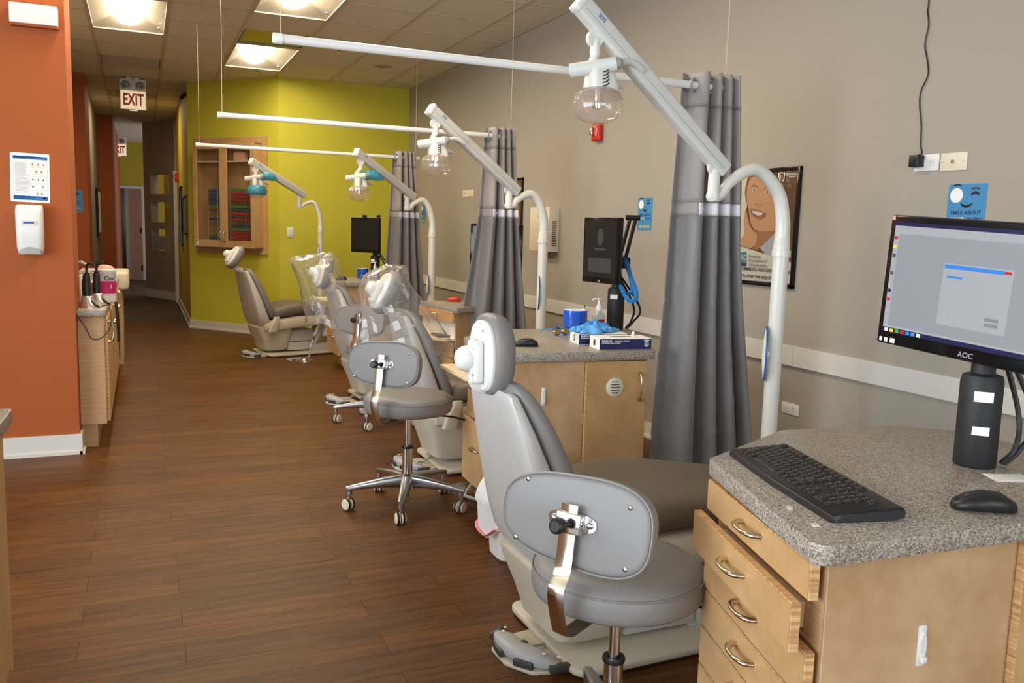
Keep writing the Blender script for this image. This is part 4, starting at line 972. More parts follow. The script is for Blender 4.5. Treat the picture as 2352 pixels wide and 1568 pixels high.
# 2: dark monitor over the glove-box cabinet
def dist(x, y, d): return Vector((0, 0, CAMH))+ray(x, y)*d
l2, r2 = dist(1339, 572, 4.64), dist(1420, 578, 4.38)
M2 = frame((l2+r2)/2, (r2.x-l2.x, r2.y-l2.y, 0))
m2, s2, M2i = monitor('dark monitor on the glove-box cabinet with a blue strap behind it', M2, (r2-l2).length, .345, .018, .03, 'hp', True, (2.36, 4.03, ZT))
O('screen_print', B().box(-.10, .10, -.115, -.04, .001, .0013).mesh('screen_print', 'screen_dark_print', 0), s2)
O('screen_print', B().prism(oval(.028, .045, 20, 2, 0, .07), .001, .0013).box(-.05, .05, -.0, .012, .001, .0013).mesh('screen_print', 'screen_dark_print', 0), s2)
q = lambda x, y, d: dist(x, y, d)-Vector(m2.location)
arm_a, arm_b = q(1447, 502, 4.55), q(1424, 590, 4.52)
O('lift_arm', B().cyl(tuple(arm_a), tuple(arm_b), .010).cyl(tuple(arm_a+Vector((.03, -.01, .0))), tuple(arm_b+Vector((.03, -.01, 0))), .010).cyl(tuple(arm_a+Vector((-.02, .01, .005))), tuple(arm_a+Vector((.05, -.02, .005))), .014).box(arm_b.x-.03, arm_b.x+.05, arm_b.y-.03, arm_b.y+.03, arm_b.z-.06, arm_b.z+.0, .008).mesh('lift_arm', 'black_plastic'), m2)
st = T('blue_strap', 'bright blue looped strap hanging behind the dark monitor', 'strap', dist(1440, 640, 4.5))
def ribbon(pts, w_, th=.0015, u0=(.42, .9, 0)): return B().tube(spline(pts, 8), th, 8, flat=w_/2/th, u0=u0)
o0 = Vector(st.location)
loop = [dist(x, y, d)-o0 for x, y, d in ((1426, 588, 4.5), (1438, 602, 4.5), (1450, 640, 4.47), (1461, 670, 4.47), (1458, 690, 4.48), (1440, 686, 4.5), (1424, 655, 4.52), (1421, 625, 4.54))]
O('strap', ribbon(loop, .024, .0015).mesh('strap', 'blue_strap', 60), st)
loop2 = [dist(x, y, d)-o0 for x, y, d in ((1428, 590, 4.52), (1445, 625, 4.52), (1452, 660, 4.52), (1449, 673, 4.53), (1434, 672, 4.54), (1423, 650, 4.55))]
O('strap', ribbon(loop2, .022, .0015).mesh('strap', 'blue_strap', 60), st)
# 3: monitor mostly hidden by the middle curtain
e3 = at(1082, 575, 'Y', 6.12)
M3 = frame((e3.x+.17, 6.03, 1.215), (.33, -.18, 0))
monitor('monitor with dark blue screen half hidden behind the middle curtain', M3, .40, .345, .018, .03, None, True, (e3.x+.25, 6.12, z3))
# 4
l4, r4 = dist(806, 539, 8.62), dist(871, 541, 8.40)
M4 = frame((l4+r4)/2, (r4.x-l4.x, r4.y-l4.y, 0))
m4, s4, M4i = monitor('small dark monitor on a black post in front of the green wall', M4, (r4-l4).length, .345, .018, .03, None, True, (2.155, 8.47, ZT))
O('webcam', B().box(-.02, .02, .16, .20, -.01, .02, .006).cyl((.14, .14, -.03), (.17, .19, -.02), .008).cyl((.14, .19, -.03), (.19, .19, -.01), .012).mesh('webcam', 'black_plastic'), m4, M=M4i)

# ================================================================== keyboard, mice and small things on the tops
k0, k1, k2 = Vector((*wp(1676, 1045, ZT), ZT)), Vector((*wp(1918, 1207, ZT), ZT)), Vector((*wp(2056, 1188, ZT), ZT))
kd = (k1-k0); KL = .478; kd.normalize(); kb = T('keyboard', 'black computer keyboard on the speckled grey cabinet top', 'keyboard', k0)
kn = Vector((-kd.y, kd.x, 0))
if kn.dot(k2-k1) < 0: kn = -kn
KM = Matrix(((kd.x, kn.x, 0, 0), (kd.y, kn.y, 0, 0), (0, 0, 1, 0), (0, 0, 0, 1)))
KD = .142
def kz(v): return .012+.014*v/KD
O('case', B().loft([((0, KD/2+.004, .010), (0, KD/2, .004), (0, 0, .0085), 8), ((.004, KD/2, .011), (0, KD/2+.002, .006), (0, 0, .0105), 10), ((KL/2, KD/2-.004, .011), (0, KD/2+.006, .006), (0, 0, .0105), 10), ((KL-.004, KD/2, .011), (0, KD/2+.002, .006), (0, 0, .0105), 10), ((KL, KD/2+.004, .010), (0, KD/2, .004), (0, 0, .0085), 8)], 24, M=KM).mesh('case', 'black_plastic'), kb)
key_cache = {}
def key(u, v, w_=1.0, h_=1.0):
    kk = (w_, h_)
    if kk not in key_cache: key_cache[kk] = B().loft([((0, 0, 0), (.0092*w_-.0002+.0006*(w_-1), 0, 0), (0, .0089*h_, 0), 8), ((0, .0004, .0045), (.0078*w_+.001*(w_-1), 0, 0), (0, .0076*h_, 0), 7), ((0, .0004, .0052), (.0072*w_+.001*(w_-1), 0, 0), (0, .007*h_, 0), 6)], 12).mesh('key', 'black_plastic')
    o = O('key', key_cache[kk], kb, M=KM @ Matrix.Translation((u, v, kz(v)+.001)) @ Matrix.Rotation(.09, 4, 'X'))
    return o
dot = B().box(-.0012, .0012, -.0010, .0012, 0, .0002).mesh('legend', 'ink_grey', 0)
U = .01955
def rowk(v, spec, u0):
    u = u0
    for w_ in spec:
        if w_ < 0: u += -w_*U; continue
        ko = key(u+w_*U/2, v, w_)
        if w_ < 3: O('legend', dot, ko, (-.002, .002, .0054))
        u += w_*U
rowk(.124, [1, -1, 1, 1, 1, 1, -.5, 1, 1, 1, 1, -.5, 1, 1, 1, 1, -.25, 1, 1, 1], .010)
rowk(.100, [1]*13+[2, -.25, 1, 1, 1, -.25, 1, 1, 1, 1], .010)
rowk(.081, [1.5]+[1]*12+[1.5, -.25, 1, 1, 1, -.25, 1, 1, 1], .010)
rowk(.062, [1.75]+[1]*11+[2.25, -3.5, 1, 1, 1], .010)
rowk(.043, [2.25]+[1]*10+[2.75, -1.25, 1, -1.25, 1, 1, 1], .010)
rowk(.024, [1.25, 1.25, 1.25, 6.25, 1.25, 1.25, 1.25, 1.25, -.25, 1, 1, 1, -.25, 2, 1], .010)
def mouse(label, x, y, z, rz, m='black_plastic', sc=1.0):
    t = T('computer_mouse', label, 'mouse', (x, y, z), rz, 'computer mice')
    t.scale = (sc, sc, sc)
    secs = []
    for xx, hw, h_ in ((-.055, .012, .010), (-.05, .022, .022), (-.03, .030, .034), (.0, .031, .036), (.03, .028, .028), (.048, .022, .019), (.056, .010, .012)): secs.append(((xx, 0, h_/2+.001), (0, hw, 0), (0, 0, h_/2), 2.8))
    O('shell', B().loft(secs, 20).mesh('shell', m, 60), t)
    O('wheel', B().cyl((.028, -.003, .0225), (.028, .003, .0225), .008, seg=14).mesh('wheel', 'dark_grey'), t)
    O('button_gap', B().box(.036, .053, -.0006, .0006, .010, .0225).mesh('button_gap', 'black_matte', 0), t)
mm = Vector((*wp(2258, 1172), 0)); mouse('black mouse on the grey top beside the keyboard', mm.x, mm.y, ZT, math.radians(150), 'black_plastic', 1.05)
p = wp(1208, 795); mouse('black mouse on the glove-box cabinet behind the headrest', p[0], p[1], ZT, math.radians(160))
p = w3(1042, 692); mouse('bright red mouse on the grey cabinet top', p[0], p[1], z3, math.radians(150), 'red_plastic', 1.0)
p = wp(776, 641); mouse('black mouse on the cabinet by the green wall', p[0], p[1]-.15, ZT, math.radians(200))
pp = Vector((1.765, 1.255, 0))
cd = T('paper_slip', 'folded white paper slip beside the black monitor post', 'paper', (pp.x, pp.y, ZT), math.radians(-25))
O('sheet', B().box(-.045, .045, -.03, .03, 0, .0012).mesh('sheet', 'paper', 0), cd)
O('sheet', B().box(-.04, .045, -.025, .028, .0014, .0022).mesh('sheet', 'paper', 0), cd, rot=(0, 0, .12))
for n, (x, y) in enumerate(((1814, 1166), (1873, 1206))):
    p = wp(x, y)
    sd_ = T('adhesive_tab', ['white oval adhesive tab near the front edge of the keyboard cabinet', 'white square adhesive tab near the rounded corner of the keyboard cabinet'][n], 'sticker', (p[0], p[1], ZT), math.radians(60))
    O('tab', (B().prism(oval(.012, .006, 18), 0, .0012) if n == 0 else B().prism(rpoly([(-.009, -.007), (.009, -.007), (.009, .007), (-.009, .007)], .003), 0, .0012)).mesh('tab', 'white_plastic'), sd_)
# glove boxes
def glove_box(label, A, Bp, dep, h_, letter, grp='glove boxes'):
    A, Bp = Vector((*A, ZT)), Vector((*Bp, ZT)); d = (Bp-A).normalized(); n = Vector((-d.y, d.x, 0)); L = (Bp-A).length
    t = T('glove_box', label, 'box', A, math.atan2(d.y, d.x), grp)
    O('carton', B().box(0, L, 0, dep, 0, h_, .001, 1).mesh('carton', 'paper', 0), t)
    fr = O('front_print', B().box(.0015, L-.0015, -.0008, 0, .002, h_-.003).mesh('front_print', 'navy', 0), t)
    R = Matrix.Rotation(PI/2, 4, 'X')
    O('lettering', text('RHINO', .0135, 'ink_white', 'LEFT'), t, M=Matrix.Translation((L*.045, -.0012, h_*.77)) @ R @ Matrix.Diagonal((1.15, 1, 1, 1)))
    O('lettering', text('ORIGINAL NITRILE', .0085, 'ink_white', 'LEFT'), t, M=Matrix.Translation((L*.285, -.0012, h_*.77)) @ R)
    O('lettering', text('POWDER-FREE GLOVES', .0085, 'ink_white', 'LEFT'), t, M=Matrix.Translation((L*.045, -.0012, h_*.58)) @ R)
    lg = [(0, 0), (.011, .009), (.0085, .024), (.014, .033), (-.014, .033), (-.0085, .024), (-.011, .009)]
    O('emblem', B().prism(lg, 0, .0003).mesh('emblem', 'ink_white', 0), t, M=Matrix.Translation((L*.90, -.0010, h_*.25)) @ R)
    O('emblem', B().prism([(.004, .006), (.008, .011), (.006, .022), (.003, .020)], 0, .0003).prism([(-.004, .006), (-.008, .011), (-.006, .022), (-.003, .020)], 0, .0003).prism([(-.010, .026), (.010, .026), (.011, .030), (-.011, .030)], 0, .0003).mesh('emblem', 'navy', 0), t, M=Matrix.Translation((L*.90, -.0014, h_*.25)) @ R)
    O('size_letter', text(letter, .044, 'ink'), t, M=frame((-.0006, dep*.5, h_*.5), (0, -1, 0)) @ Matrix.Diagonal((.75, 1, 1, 1)))
    O('opening', B().prism(oval(L*.22, dep*.13, 24), h_, h_+.0008).mesh('opening', 'dark_grey', 0), t, M=Matrix.Translation((L*.5, dep*.5, 0)))
    return t, L, h_
gA, gB = wp(1376, 804), wp(1496, 803)
gm, GL, GH = glove_box('white and navy glove box lettered M at the cabinet edge', gA, gB, .125, .052, 'M')
O('glove_tip', B().loft([((GL*.74, .06, .05), (.010, 0, 0), (0, .006, 0), 2), ((GL*.735, .06, .062), (.009, 0, 0), (0, .005, 0), 2), ((GL*.74, .06, .074), (.006, 0, 0), (0, .004, 0), 2), ((GL*.745, .06, .078), (.002, 0, 0), (0, .002, 0), 2)], 12).mesh('glove_tip', 'paper'), gm)
gdir = (Vector(gB)-Vector(gA)).normalized(); gno = Vector((-gdir.y, gdir.x))
sA = Vector(wp(1336, 795)); sB = sA+gdir*.24
glove_box('white and navy glove box lettered S behind the one lettered M', tuple(sA+gno*.045), tuple(sB+gno*.045), .125, .052, 'S')
gl = T('nitrile_glove', 'crumpled blue glove lying on the glove boxes', 'glove', tuple(sA+gdir*.09+gno*.09)+(ZT+.054,))
rg = random.Random(11); gb = B()
def lump(u, v):
    a = 2*PI*u; r = .10*(1-v)*(1+.25*math.sin(3*a+1)+.18*math.sin(7*a))+.004
    z = .048*(v**.7)*(1+.25*math.sin(5*a+2*v*6))+.004*math.sin(11*a+9*v)
    return Vector((r*1.05*math.cos(a), r*.5*math.sin(a), max(.0005, z)))
gb.grid(lump, 48, 14)
for a, L in ((.4, .06), (2.9, .075), (3.5, .06), (-.6, .05), (5.2, .04)):
    d = Vector((math.cos(a), .5*math.sin(a), 0)); gb.tube(spline([d*.05+Vector((0, 0, .012)), d*(.05+L*.5)+Vector((0, 0, .018)), d*(.05+L)+Vector((0, 0, .008))], 5), [.012+.002*math.sin(k*2) for k in range(9)]+[.009, .004], 10)
O('glove', gb.mesh('glove', 'blue_glove', 60), gl)
def film_roll(label, x, y, z, r=.058, h_=.105):
    t = T('film_roll', label, 'film roll', (x, y, z), group='rolls of blue film')
    O('roll', B().lathe([(.026, 0), (r, 0), (r, h_), (.026, h_)], 40).mesh('roll', 'blue_film'), t)
    O('core', B().lathe([(.024, .0), (.027, 0), (.027, h_+.002), (.024, h_+.002), (.024, 0)], 24).lathe([(.027, h_), (r-.002, h_+.0012), (r-.003, h_)], 32).mesh('core', 'paper'), t)
    O('brush', B().cyl((.028, -.01, h_-.01), (.038, -.018, h_+.012), .004).mesh('brush', 'white_plastic'), t)
    O('brush_tip', B().cyl((.038, -.018, h_+.012), (.044, -.022, h_+.026), .003).mesh('brush_tip', 'ink'), t)
p = wp(1320, 764); film_roll('roll of blue barrier film standing beside the glove box lettered S', p[0], p[1], ZT, .062, .118)
p = wp(811, 631); film_roll('roll of blue barrier film on the cabinet by the green wall', 2.035, 8.50, ZT, .055, .10)
def sanitizer(label, x, y, z, rz):
    t = T('sanitizer_bottle', label, 'bottle', (x, y, z), rz, 'pump sanitizer bottles')
    O('bottle', B().loft([((0, 0, 0), (.030, 0, 0), (0, .021, 0), 4), ((0, 0, .005), (.033, 0, 0), (0, .023, 0), 4), ((0, 0, .075), (.033, 0, 0), (0, .023, 0), 4), ((0, 0, .09), (.026, 0, 0), (0, .02, 0), 3), ((0, 0, .10), (.013, 0, 0), (0, .013, 0), 2), ((0, 0, .105), (.013, 0, 0), (0, .013, 0), 2)], 28).mesh('bottle', 'sanitizer_clear', 60), t)
    O('label_print', B().box(-.024, .024, -.0236, -.0228, .045, .062).mesh('label_print', 'red', 0), t)
    O('label_print', B().box(-.024, .024, -.0236, -.0228, .02, .043).mesh('label_print', 'ink_navy', 0), t)
    O('label_print', B().box(-.016, .016, -.0242, -.0236, .026, .036).mesh('label_print', 'paper', 0), t)
    O('pump_cap', B().lathe([(.0155, .103), (.0155, .13), (.010, .138), (.007, .15), (.007, .165), (0, .165)], 20).mesh('pump_cap', 'white_plastic'), t)
    O('nozzle', B().box(-.012, .012, -.008, .008, .162, .174, .003).tube(spline([(-.005, 0, .168), (-.03, 0, .169), (-.045, 0, .163)], 4), [.0055]*6+[.0045, .004, .0035], 10).mesh('nozzle', 'white_plastic'), t)
p = wp(1370, 752); sanitizer('clear pump bottle of hand sanitizer between the blue roll and the black post', 2.235, 3.99, ZT, .1)
sanitizer('clear pump bottle of hand sanitizer on the cabinet by the green wall', 2.115, 8.32, ZT, .1)
def goggles(label, x, y, z, rz, lens, fr):
    t = T('safety_glasses', label, 'glasses', (x, y, z), rz, 'safety glasses')
    for s in (-1, 1):
        O('lens', B().loft([((s*.032, -.004, .022), (.026, 0, 0), (0, 0, .018), 2.6), ((s*.032, -.010, .022), (.020, 0, 0), (0, 0, .013), 2.6)], 20).mesh('lens', lens), t)
        O('temple', B().tube(spline([(s*.062, .0, .03), (s*.066, .05, .028), (s*.05, .09, .012)], 5), .003, 8).mesh('temple', fr), t)
    O('frame', B().tube(spline([(-.062, 0, .03), (-.03, -.002, .043), (0, -.004, .032), (.03, -.002, .043), (.062, 0, .03)], 5), .0035, 8).tube(spline([(-.06, 0, .02), (-.03, -.004, .002), (0, -.006, .016), (.03, -.004, .002), (.06, 0, .02)], 5), .003, 8).mesh('frame', fr), t)
p = wp(1277, 767); goggles('protective glasses with gold mirror lenses beside the blue film roll', p[0], p[1]-.05, ZT, .35, 'gold_mirror', 'blue_strap')
goggles('white protective glasses before the blue roll by the green wall', 2.06, 8.36, ZT, .1, 'black_gloss', 'white_plastic')
p = w3(1076, 676); goggles('white-framed protective glasses at the edge of the middle curtain', 2.36, 6.12, z3, .5, 'black_gloss', 'white_plastic')
o3 = O('instrument_tray', B().prism(rpoly([(-.10, -.02), (.10, -.05), (.10, .06), (-.10, .02)], .008), 0, .012, .002).mesh('instrument_tray', 'black_plastic'), None, label='black wedge-shaped tray lying in the open shelf of the red-mouse cabinet', cat='tray')
pl3 = (p_l*.35+p_n*.65); n3 = Vector((dd.y, -dd.x)); 
if n3.y > 0: n3 = -n3
o3.location = (pl3.x+n3.x*.05+.03, pl3.y+n3.y*.05, .5765); o3.rotation_euler = (0, 0, math.atan2(dd.y, dd.x))
# trash can with liner
tc = T('trash_can', 'white plastic bin with a pink-drawstring liner beside the glove-box cabinet', 'bin', (1.40, 3.13, 0))
O('can', B().loft([((0, 0, 0), (.085, 0, 0), (0, .075, 0), 4), ((0, 0, .01), (.095, 0, 0), (0, .085, 0), 4), ((0, 0, .36), (.125, 0, 0), (0, .11, 0), 4), ((0, 0, .37), (.128, 0, 0), (0, .112, 0), 4)], 32).mesh('can', 'white_plastic'), tc)
rs = random.Random(5)
def liner(u, v):
    a = 2*PI*u; k = 1+.05*math.sin(6*a+2)+.035*math.sin(13*a)
    z = .43-.30*v; r = (.075+.10*math.sin(min(1, v*1.6)*PI/2))*k if v < .6 else (.165-.02*(v-.6))*k
    z += .018*math.sin(3*a+1)+.012*math.sin(7*a)*v
    return Vector((r*.95*math.cos(a), r*.82*math.sin(a), z))
O('liner', B().grid(liner, 72, 18).mesh('liner', 'bag_liner', 180), tc)
O('drawstring', B().tube([liner(k/72, .97)*1.0 for k in range(72)], .004, 8, closed=True, flat=4.0, up=(1, 0, .2)).mesh('drawstring', 'pink_ribbon', 60), tc)
# rheostat foot pedals and hoses on the floor
def rheostat(label, x, y, hose):
    t = T('foot_rheostat', label, 'foot pedal', (x, y, 0), group='round metal foot pedals')
    O('disc', B().lathe([(0, .012), (.055, .014), (.078, .01), (.082, 0), (0, 0)], 30).mesh('disc', 'chrome'), t)
    O('dome', B().lathe([(.045, .012), (.035, .026), (.015, .032), (0, .033)], 24).mesh('dome', 'steel_arm'), t)
    O('hose', B().tube(spline(hose, 8), .008, 10).mesh('hose', 'pedal_grey'), t)
p = at(700, 828, 'Z', 0); rheostat('round metal foot pedal with grey hose beside the cabinet by the green wall', p.x, p.y, [(-.13, -.02, .008), (-.16, .06, .008), (-.05, .12, .008), (.04, .03, .03), (.06, .02, .12), (.09, .06, .2)])
rheostat('round metal foot pedal with grey hose behind the five-caster stool base', 1.50, 4.05, [(.05, 0, .02), (-.02, -.1, .008), (-.04, -.18, .02), (.02, -.22, .01), (.1, -.16, .008), (.13, -.06, .008)])
hs = T('hose', 'loop of grey hose on the floor under the drawers of the keyboard cabinet', 'hose', (1.25, 1.75, 0))
O('tubing', B().tube(spline([(-.02, .12, .01), (-.05, .2, .01), (.02, .28, .01), (.12, .24, .01), (.16, .12, .01), (.2, .0, .01), (.26, -.06, .01)], 8), .009, 10).mesh('tubing', 'pedal_grey'), hs)
# clear bags over two headrests
def bag(label, ch, rings, seed, NU=44, NV=16):
    t = T('plastic_bag', label, 'bag', (ch[0], ch[1], 0), ch[2], 'clear plastic bags over headrests')
    rs = random.Random(seed); ph = [rs.uniform(0, 6.28) for _ in range(12)]
    R = spline([Vector((r[0], r[1], r[2])) for r in rings], 6); W_ = spline([Vector((r[3], r[4], 0)) for r in rings], 6)
    jit = [[rs.gauss(0, 1) for _ in range(NV+1)] for _ in range(NU)]
    def f(u, v):
        a = 2*PI*u; k = v*(len(R)-1); i = min(int(k), len(R)-2); q = k-i
        iu, iv = int(round(u*NU)) % NU, int(round(v*NV))
        c = R[i].lerp(R[i+1], q); h_ = W_[i].lerp(W_[i+1], q)
        s_ = 1+(.25+.75*v)*(.05*math.sin(5*a+ph[0]+1.2*v)+.03*math.sin(9*a+ph[1]-2*v))+.032*jit[iu][iv]+(.03 if iu % 4 == 0 else -.012)
        e = .8
        return Vector((c.x+h_.x*s_*math.copysign(abs(math.cos(a))**e, math.cos(a)), c.y+h_.y*s_*math.copysign(abs(math.sin(a))**e, math.sin(a)), c.z+.02*math.sin(5*a+ph[4])*v+.006*jit[(iu+7) % NU][iv]))
    O('film', B().grid(f, NU, NV).mesh('film', 'bag_film', 9), t)
bag('clear plastic bag over the headrest behind the five-caster stool', CH[1], [(-.215, 0, 1.130, .008, .02), (-.22, 0, 1.126, .05, .08), (-.25, 0, 1.085, .11, .125), (-.265, 0, 1.02, .135, .15), (-.225, 0, .90, .185, .17), (-.175, 0, .78, .225, .195), (-.14, 0, .66, .265, .225)], 1)
bag('clear plastic bag stretched off the headrest beside the green wall', CH[2], [(-.235, 0, 1.132, .008, .02), (-.245, 0, 1.126, .055, .075), (-.29, 0, 1.10, .13, .11), (-.325, 0, 1.065, .185, .14), (-.30, 0, .99, .17, .16), (-.255, 0, .85, .175, .175), (-.205, 0, .72, .195, .20), (-.18, 0, .60, .21, .215)], 4)

# ================================================================== things on the right wall
mat('skin', (.66, .36, .22), .5); mat('skin_dark', (.42, .19, .10), .5); mat('lip', (.52, .17, .13), .5); mat('hair', (.28, .13, .03), .5)
mat('photo_brown', (.16, .06, .015), .35); mat('photo_brown2', (.10, .035, .01), .35); mat('photo_white', (.80, .78, .76), .35); mat('photo_blue', (.50, .54, .66), .4)
mat('aao_blue', (.06, .30, .50), .4)
def rw(x, y, d=0): return at(x, y, 'X', XR-d)
def wallpoly(name, m, zpts, org, sc, d, par, k=0):
    """flat print: picture points (zoomed pixels) put on the wall plane"""
    P = []
    for (zx, zy) in zpts:
        q = rw(org[0]+zx/sc, org[1]+zy/sc, .012); P.append((-(q.y-par.location.y), q.z-par.location.z))
    return O(name, B().prism(P, 0, .0002).mesh(name, m, 0), par, M=frame((-d, 0, 0), (0, -1, 0)))
tr_, br_, tl_ = rw(1843, 381), rw(1827, 664), rw(1694, 397)
y0, y1, zt_, zb_ = br_.y*.5+tr_.y*.5, tl_.y, tr_.z, br_.z
FM = frame((0, 0, 0), (0, -1, 0))
def wall_frame(name, label, cat, ya, yb, z0, z1, bw=.022, m='black_gloss', th=.018):
    """frame on the right wall: ya far, yb near"""
    t = T(name, label, cat, (XR, (ya+yb)/2, (z0+z1)/2)); hw, hh = (ya-yb)/2, (z1-z0)/2
    f = B().box(-hw, hw, hh-bw, hh, 0, th, .003).box(-hw, hw, -hh, -hh+bw, 0, th, .003).box(-hw, -hw+bw, -hh, hh, 0, th, .003).box(hw-bw, hw, -hh, hh, 0, th, .003)
    O('frame', f.mesh('frame', m), t, M=FM)
    O('backing', B().box(-hw+.004, hw-.004, -hh+.004, hh-.004, .001, .008).mesh('backing', 'photo_brown', 0), t, M=FM)
    return t, hw, hh
pt_, hw, hh = wall_frame('framed_poster', 'black-framed poster of a smiling child behind a white light pole', 'poster', y1, y0, zb_, zt_)
ORG, SCL = (1640, 360), 4.611
D = [.0085]
def wpz(m, *pts):
    D[0] += .0003; return wallpoly('print', m, pts, ORG, SCL, D[0], pt_)
wpz('photo_white', (290, 190), (375, 175), (332, 330), (330, 420), (345, 520), (320, 600), (312, 700), (318, 830), (275, 890))
wpz('photo_brown2', (640, 170), (885, 130), (870, 500), (830, 900), (800, 560), (720, 300))
wpz('hair', (360, 185), (470, 185), (560, 260), (500, 260), (400, 250), (352, 330), (352, 450), (335, 475), (322, 380), (335, 290))
wpz('skin', (385, 225), (440, 205), (520, 250), (590, 330), (630, 420), (655, 560), (655, 700), (640, 780), (560, 800), (480, 790), (420, 770), (380, 690), (365, 560), (345, 480), (342, 400), (355, 300))
wpz('skin_dark', (440, 790), (640, 785), (655, 720), (660, 830), (600, 870), (500, 930), (460, 990), (400, 975), (430, 920), (465, 850))
wpz('skin', (330, 560), (345, 600), (375, 740), (440, 800), (460, 850), (430, 930), (390, 970), (330, 960), (270, 930), (268, 890), (320, 820), (312, 690))
wpz('skin_dark', (352, 600), (372, 690), (400, 760), (440, 795), (400, 775), (365, 720))
wpz('photo_blue', (480, 960), (560, 890), (640, 810), (665, 830), (680, 940), (640, 1045), (600, 1050), (540, 1030))
wpz('photo_white', (272, 945), (400, 985), (600, 1050), (830, 1125), (810, 1345), (300, 1300), (268, 1300))
for (ex, ey) in ((425, 352), (566, 372)):
    wpz('photo_white', (ex-30, ey+4), (ex, ey-16), (ex+32, ey+2), (ex, ey+14)); wpz('ink', (ex-12, ey), (ex, ey-13), (ex+13, ey), (ex, ey+12))
    wpz('hair', (ex-40, ey-32), (ex, ey-58), (ex+42, ey-38), (ex+40, ey-30), (ex, ey-48))
wpz('skin_dark', (425, 488), (450, 500), (480, 505), (512, 500), (490, 515), (445, 508))
wpz('lip', (380, 552), (430, 550), (480, 562), (552, 598), (530, 640), (480, 662), (430, 650), (395, 615))
wpz('ink', (392, 565), (470, 575), (545, 602), (505, 630), (450, 632), (408, 605))
wpz('photo_white', (402, 572), (470, 578), (535, 602), (500, 622), (455, 622), (415, 598))
wpz('aao_blue', (264, 1010), (345, 1006), (345, 1125), (264, 1118)); wpz('ink_navy', (264, 1120), (345, 1127), (340, 1160), (264, 1152))
def wtext(s, zx, zy, size, m, align='LEFT', sx=1.0, sp=1.0):
    q = rw(ORG[0]+zx/SCL, ORG[1]+zy/SCL, .012); D[0] += .0003
    O('lettering', text(s, size, m, align, .0001, sp), pt_, M=frame((-D[0]-.0004, q.y-pt_.location.y, q.z-pt_.location.z), (0, -1, 0)) @ Matrix.Diagonal((sx, 1, 1, 1)))
wtext('AAO', 306, 1068, .040, 'ink_white', 'CENTER', .9)
for s, zy in (('American', 1050), ('Association of', 1094), ('Orthodontists,', 1140)): wtext(s, 368, zy, .026, 'ink_grey', 'LEFT', 1.0)
wtext('RECOMMENDS FIRST ORTHODONTIC', 822, 1225, .0245, 'ink', 'RIGHT', 1.06)
wtext('CHECK-UP BY THE AGE OF 7', 228, 1250, .0245, 'ink', 'LEFT', 1.06)
wtext('ORTHODONTIC', 888, 180, .0155, 'ink_white', 'RIGHT', .95); wtext('EXPERTS', 876, 207, .011, 'ink_white', 'RIGHT', 1.15)
tooth = [(690, 180), (715, 162), (735, 172), (757, 160), (760, 190), (748, 255), (735, 258), (725, 225), (712, 256), (700, 250)]
wpz('ink_white', *tooth); wpz('photo_brown', *[(725+(a-725)*.78, 208+(b-208)*.80) for a, b in tooth]); wpz('ink_white', (708, 190), (716, 190), (716, 224), (708, 224))
O('glazing', B().box(-hw+.02, hw-.02, -hh+.02, hh-.02, .0172, .0176).mesh('glazing', 'pane', 0), pt_, M=FM)
# second frame, half hidden
q0, q1 = rw(1204, 407), rw(1192, 600)
wall_frame('framed_poster', 'black-framed picture half hidden by the middle curtain', 'poster', q0.y+.5, q0.y, q0.z-.62, q0.z)
# blue smile cards
def smile_card(label, M, w_=.18, h_=.215):
    t = T('smile_card', label, 'flyer', M.translation, group='blue smiling-face cards'); Mi = M.copy(); Mi.translation = (0, 0, 0)
    O('card', B().prism(rpoly([(-w_/2, -h_/2), (w_/2, -h_/2), (w_/2, h_/2), (-w_/2, h_/2)], .006), 0, .001).mesh('card', 'blue_flyer', 0), t, M=Mi)
    z = Matrix.Translation((0, 0, .0012))
    O('white_disc', B().prism(oval(.030, .030, 24, 2, -w_*.28, h_*.30), 0, .0003).mesh('white_disc', 'ink_white', 0), t, M=Mi @ z)
    f = B()
    f.tube([(w_*.14+.02*math.cos(a)*1.05+.012, h_*.26+.018*math.sin(a), 0) for a in [PI*(.12+.76*k/8) for k in range(9)]], [.001, .003, .005, .006, .006, .006, .005, .003, .001], 6, flat=.1, up=(0, 0, 1))
    f.tube([(w_*.14+.022*math.cos(a)*1.1+.012, h_*.37+.012*math.sin(a), 0) for a in [PI*(.15+.7*k/8) for k in range(9)]], [.0008, .002, .003, .003, .003, .003, .003, .002, .0008], 6, flat=.1, up=(0, 0, 1))
    f.tube([(-w_*.28+.022*math.cos(a)*1.1, h_*.44+.012*math.sin(a), 0) for a in [PI*(.15+.7*k/8) for k in range(9)]], [.0008, .002, .003, .003, .003, .003, .003, .002, .0008], 6, flat=.1, up=(0, 0, 1))
    f.prism([(-.03, .038), (-.015, .031), (.0, .0285), (.015, .031), (.03, .038), (.02, .022), (.0, .0155), (-.02, .022)], -.0003, .0003)
    O('face_print', f.mesh('face_print', 'ink', 0), t, M=Mi @ z, kind='stuff')
    O('lettering', text('SMILE ABOUT', .0215, 'ink_navy'), t, M=Mi @ Matrix.Translation((0, -.004, .0012)) @ Matrix.Diagonal((1.08, 1, 1, 1)))
    O('lettering', text('$100 OFF', .0155, 'ink_white'), t, M=Mi @ Matrix.Translation((-.038, -.028, .0012)))
    O('lettering', text('TREATMENT', .0125, 'ink_navy'), t, M=Mi @ Matrix.Translation((.042, -.028, .0012)))
    O('lettering', text('ASK US NOW!', .019, 'ink_yellow'), t, M=Mi @ Matrix.Translation((0, -.082, .0012)) @ Matrix.Diagonal((1.05, 1.25, 1, 1)))
def rcard(label, tl, w_, h_):
    q = rw(*tl); smile_card(label, frame((XR, q.y-w_/2, q.z-h_/2), (0, -1, 0)), w_, h_)
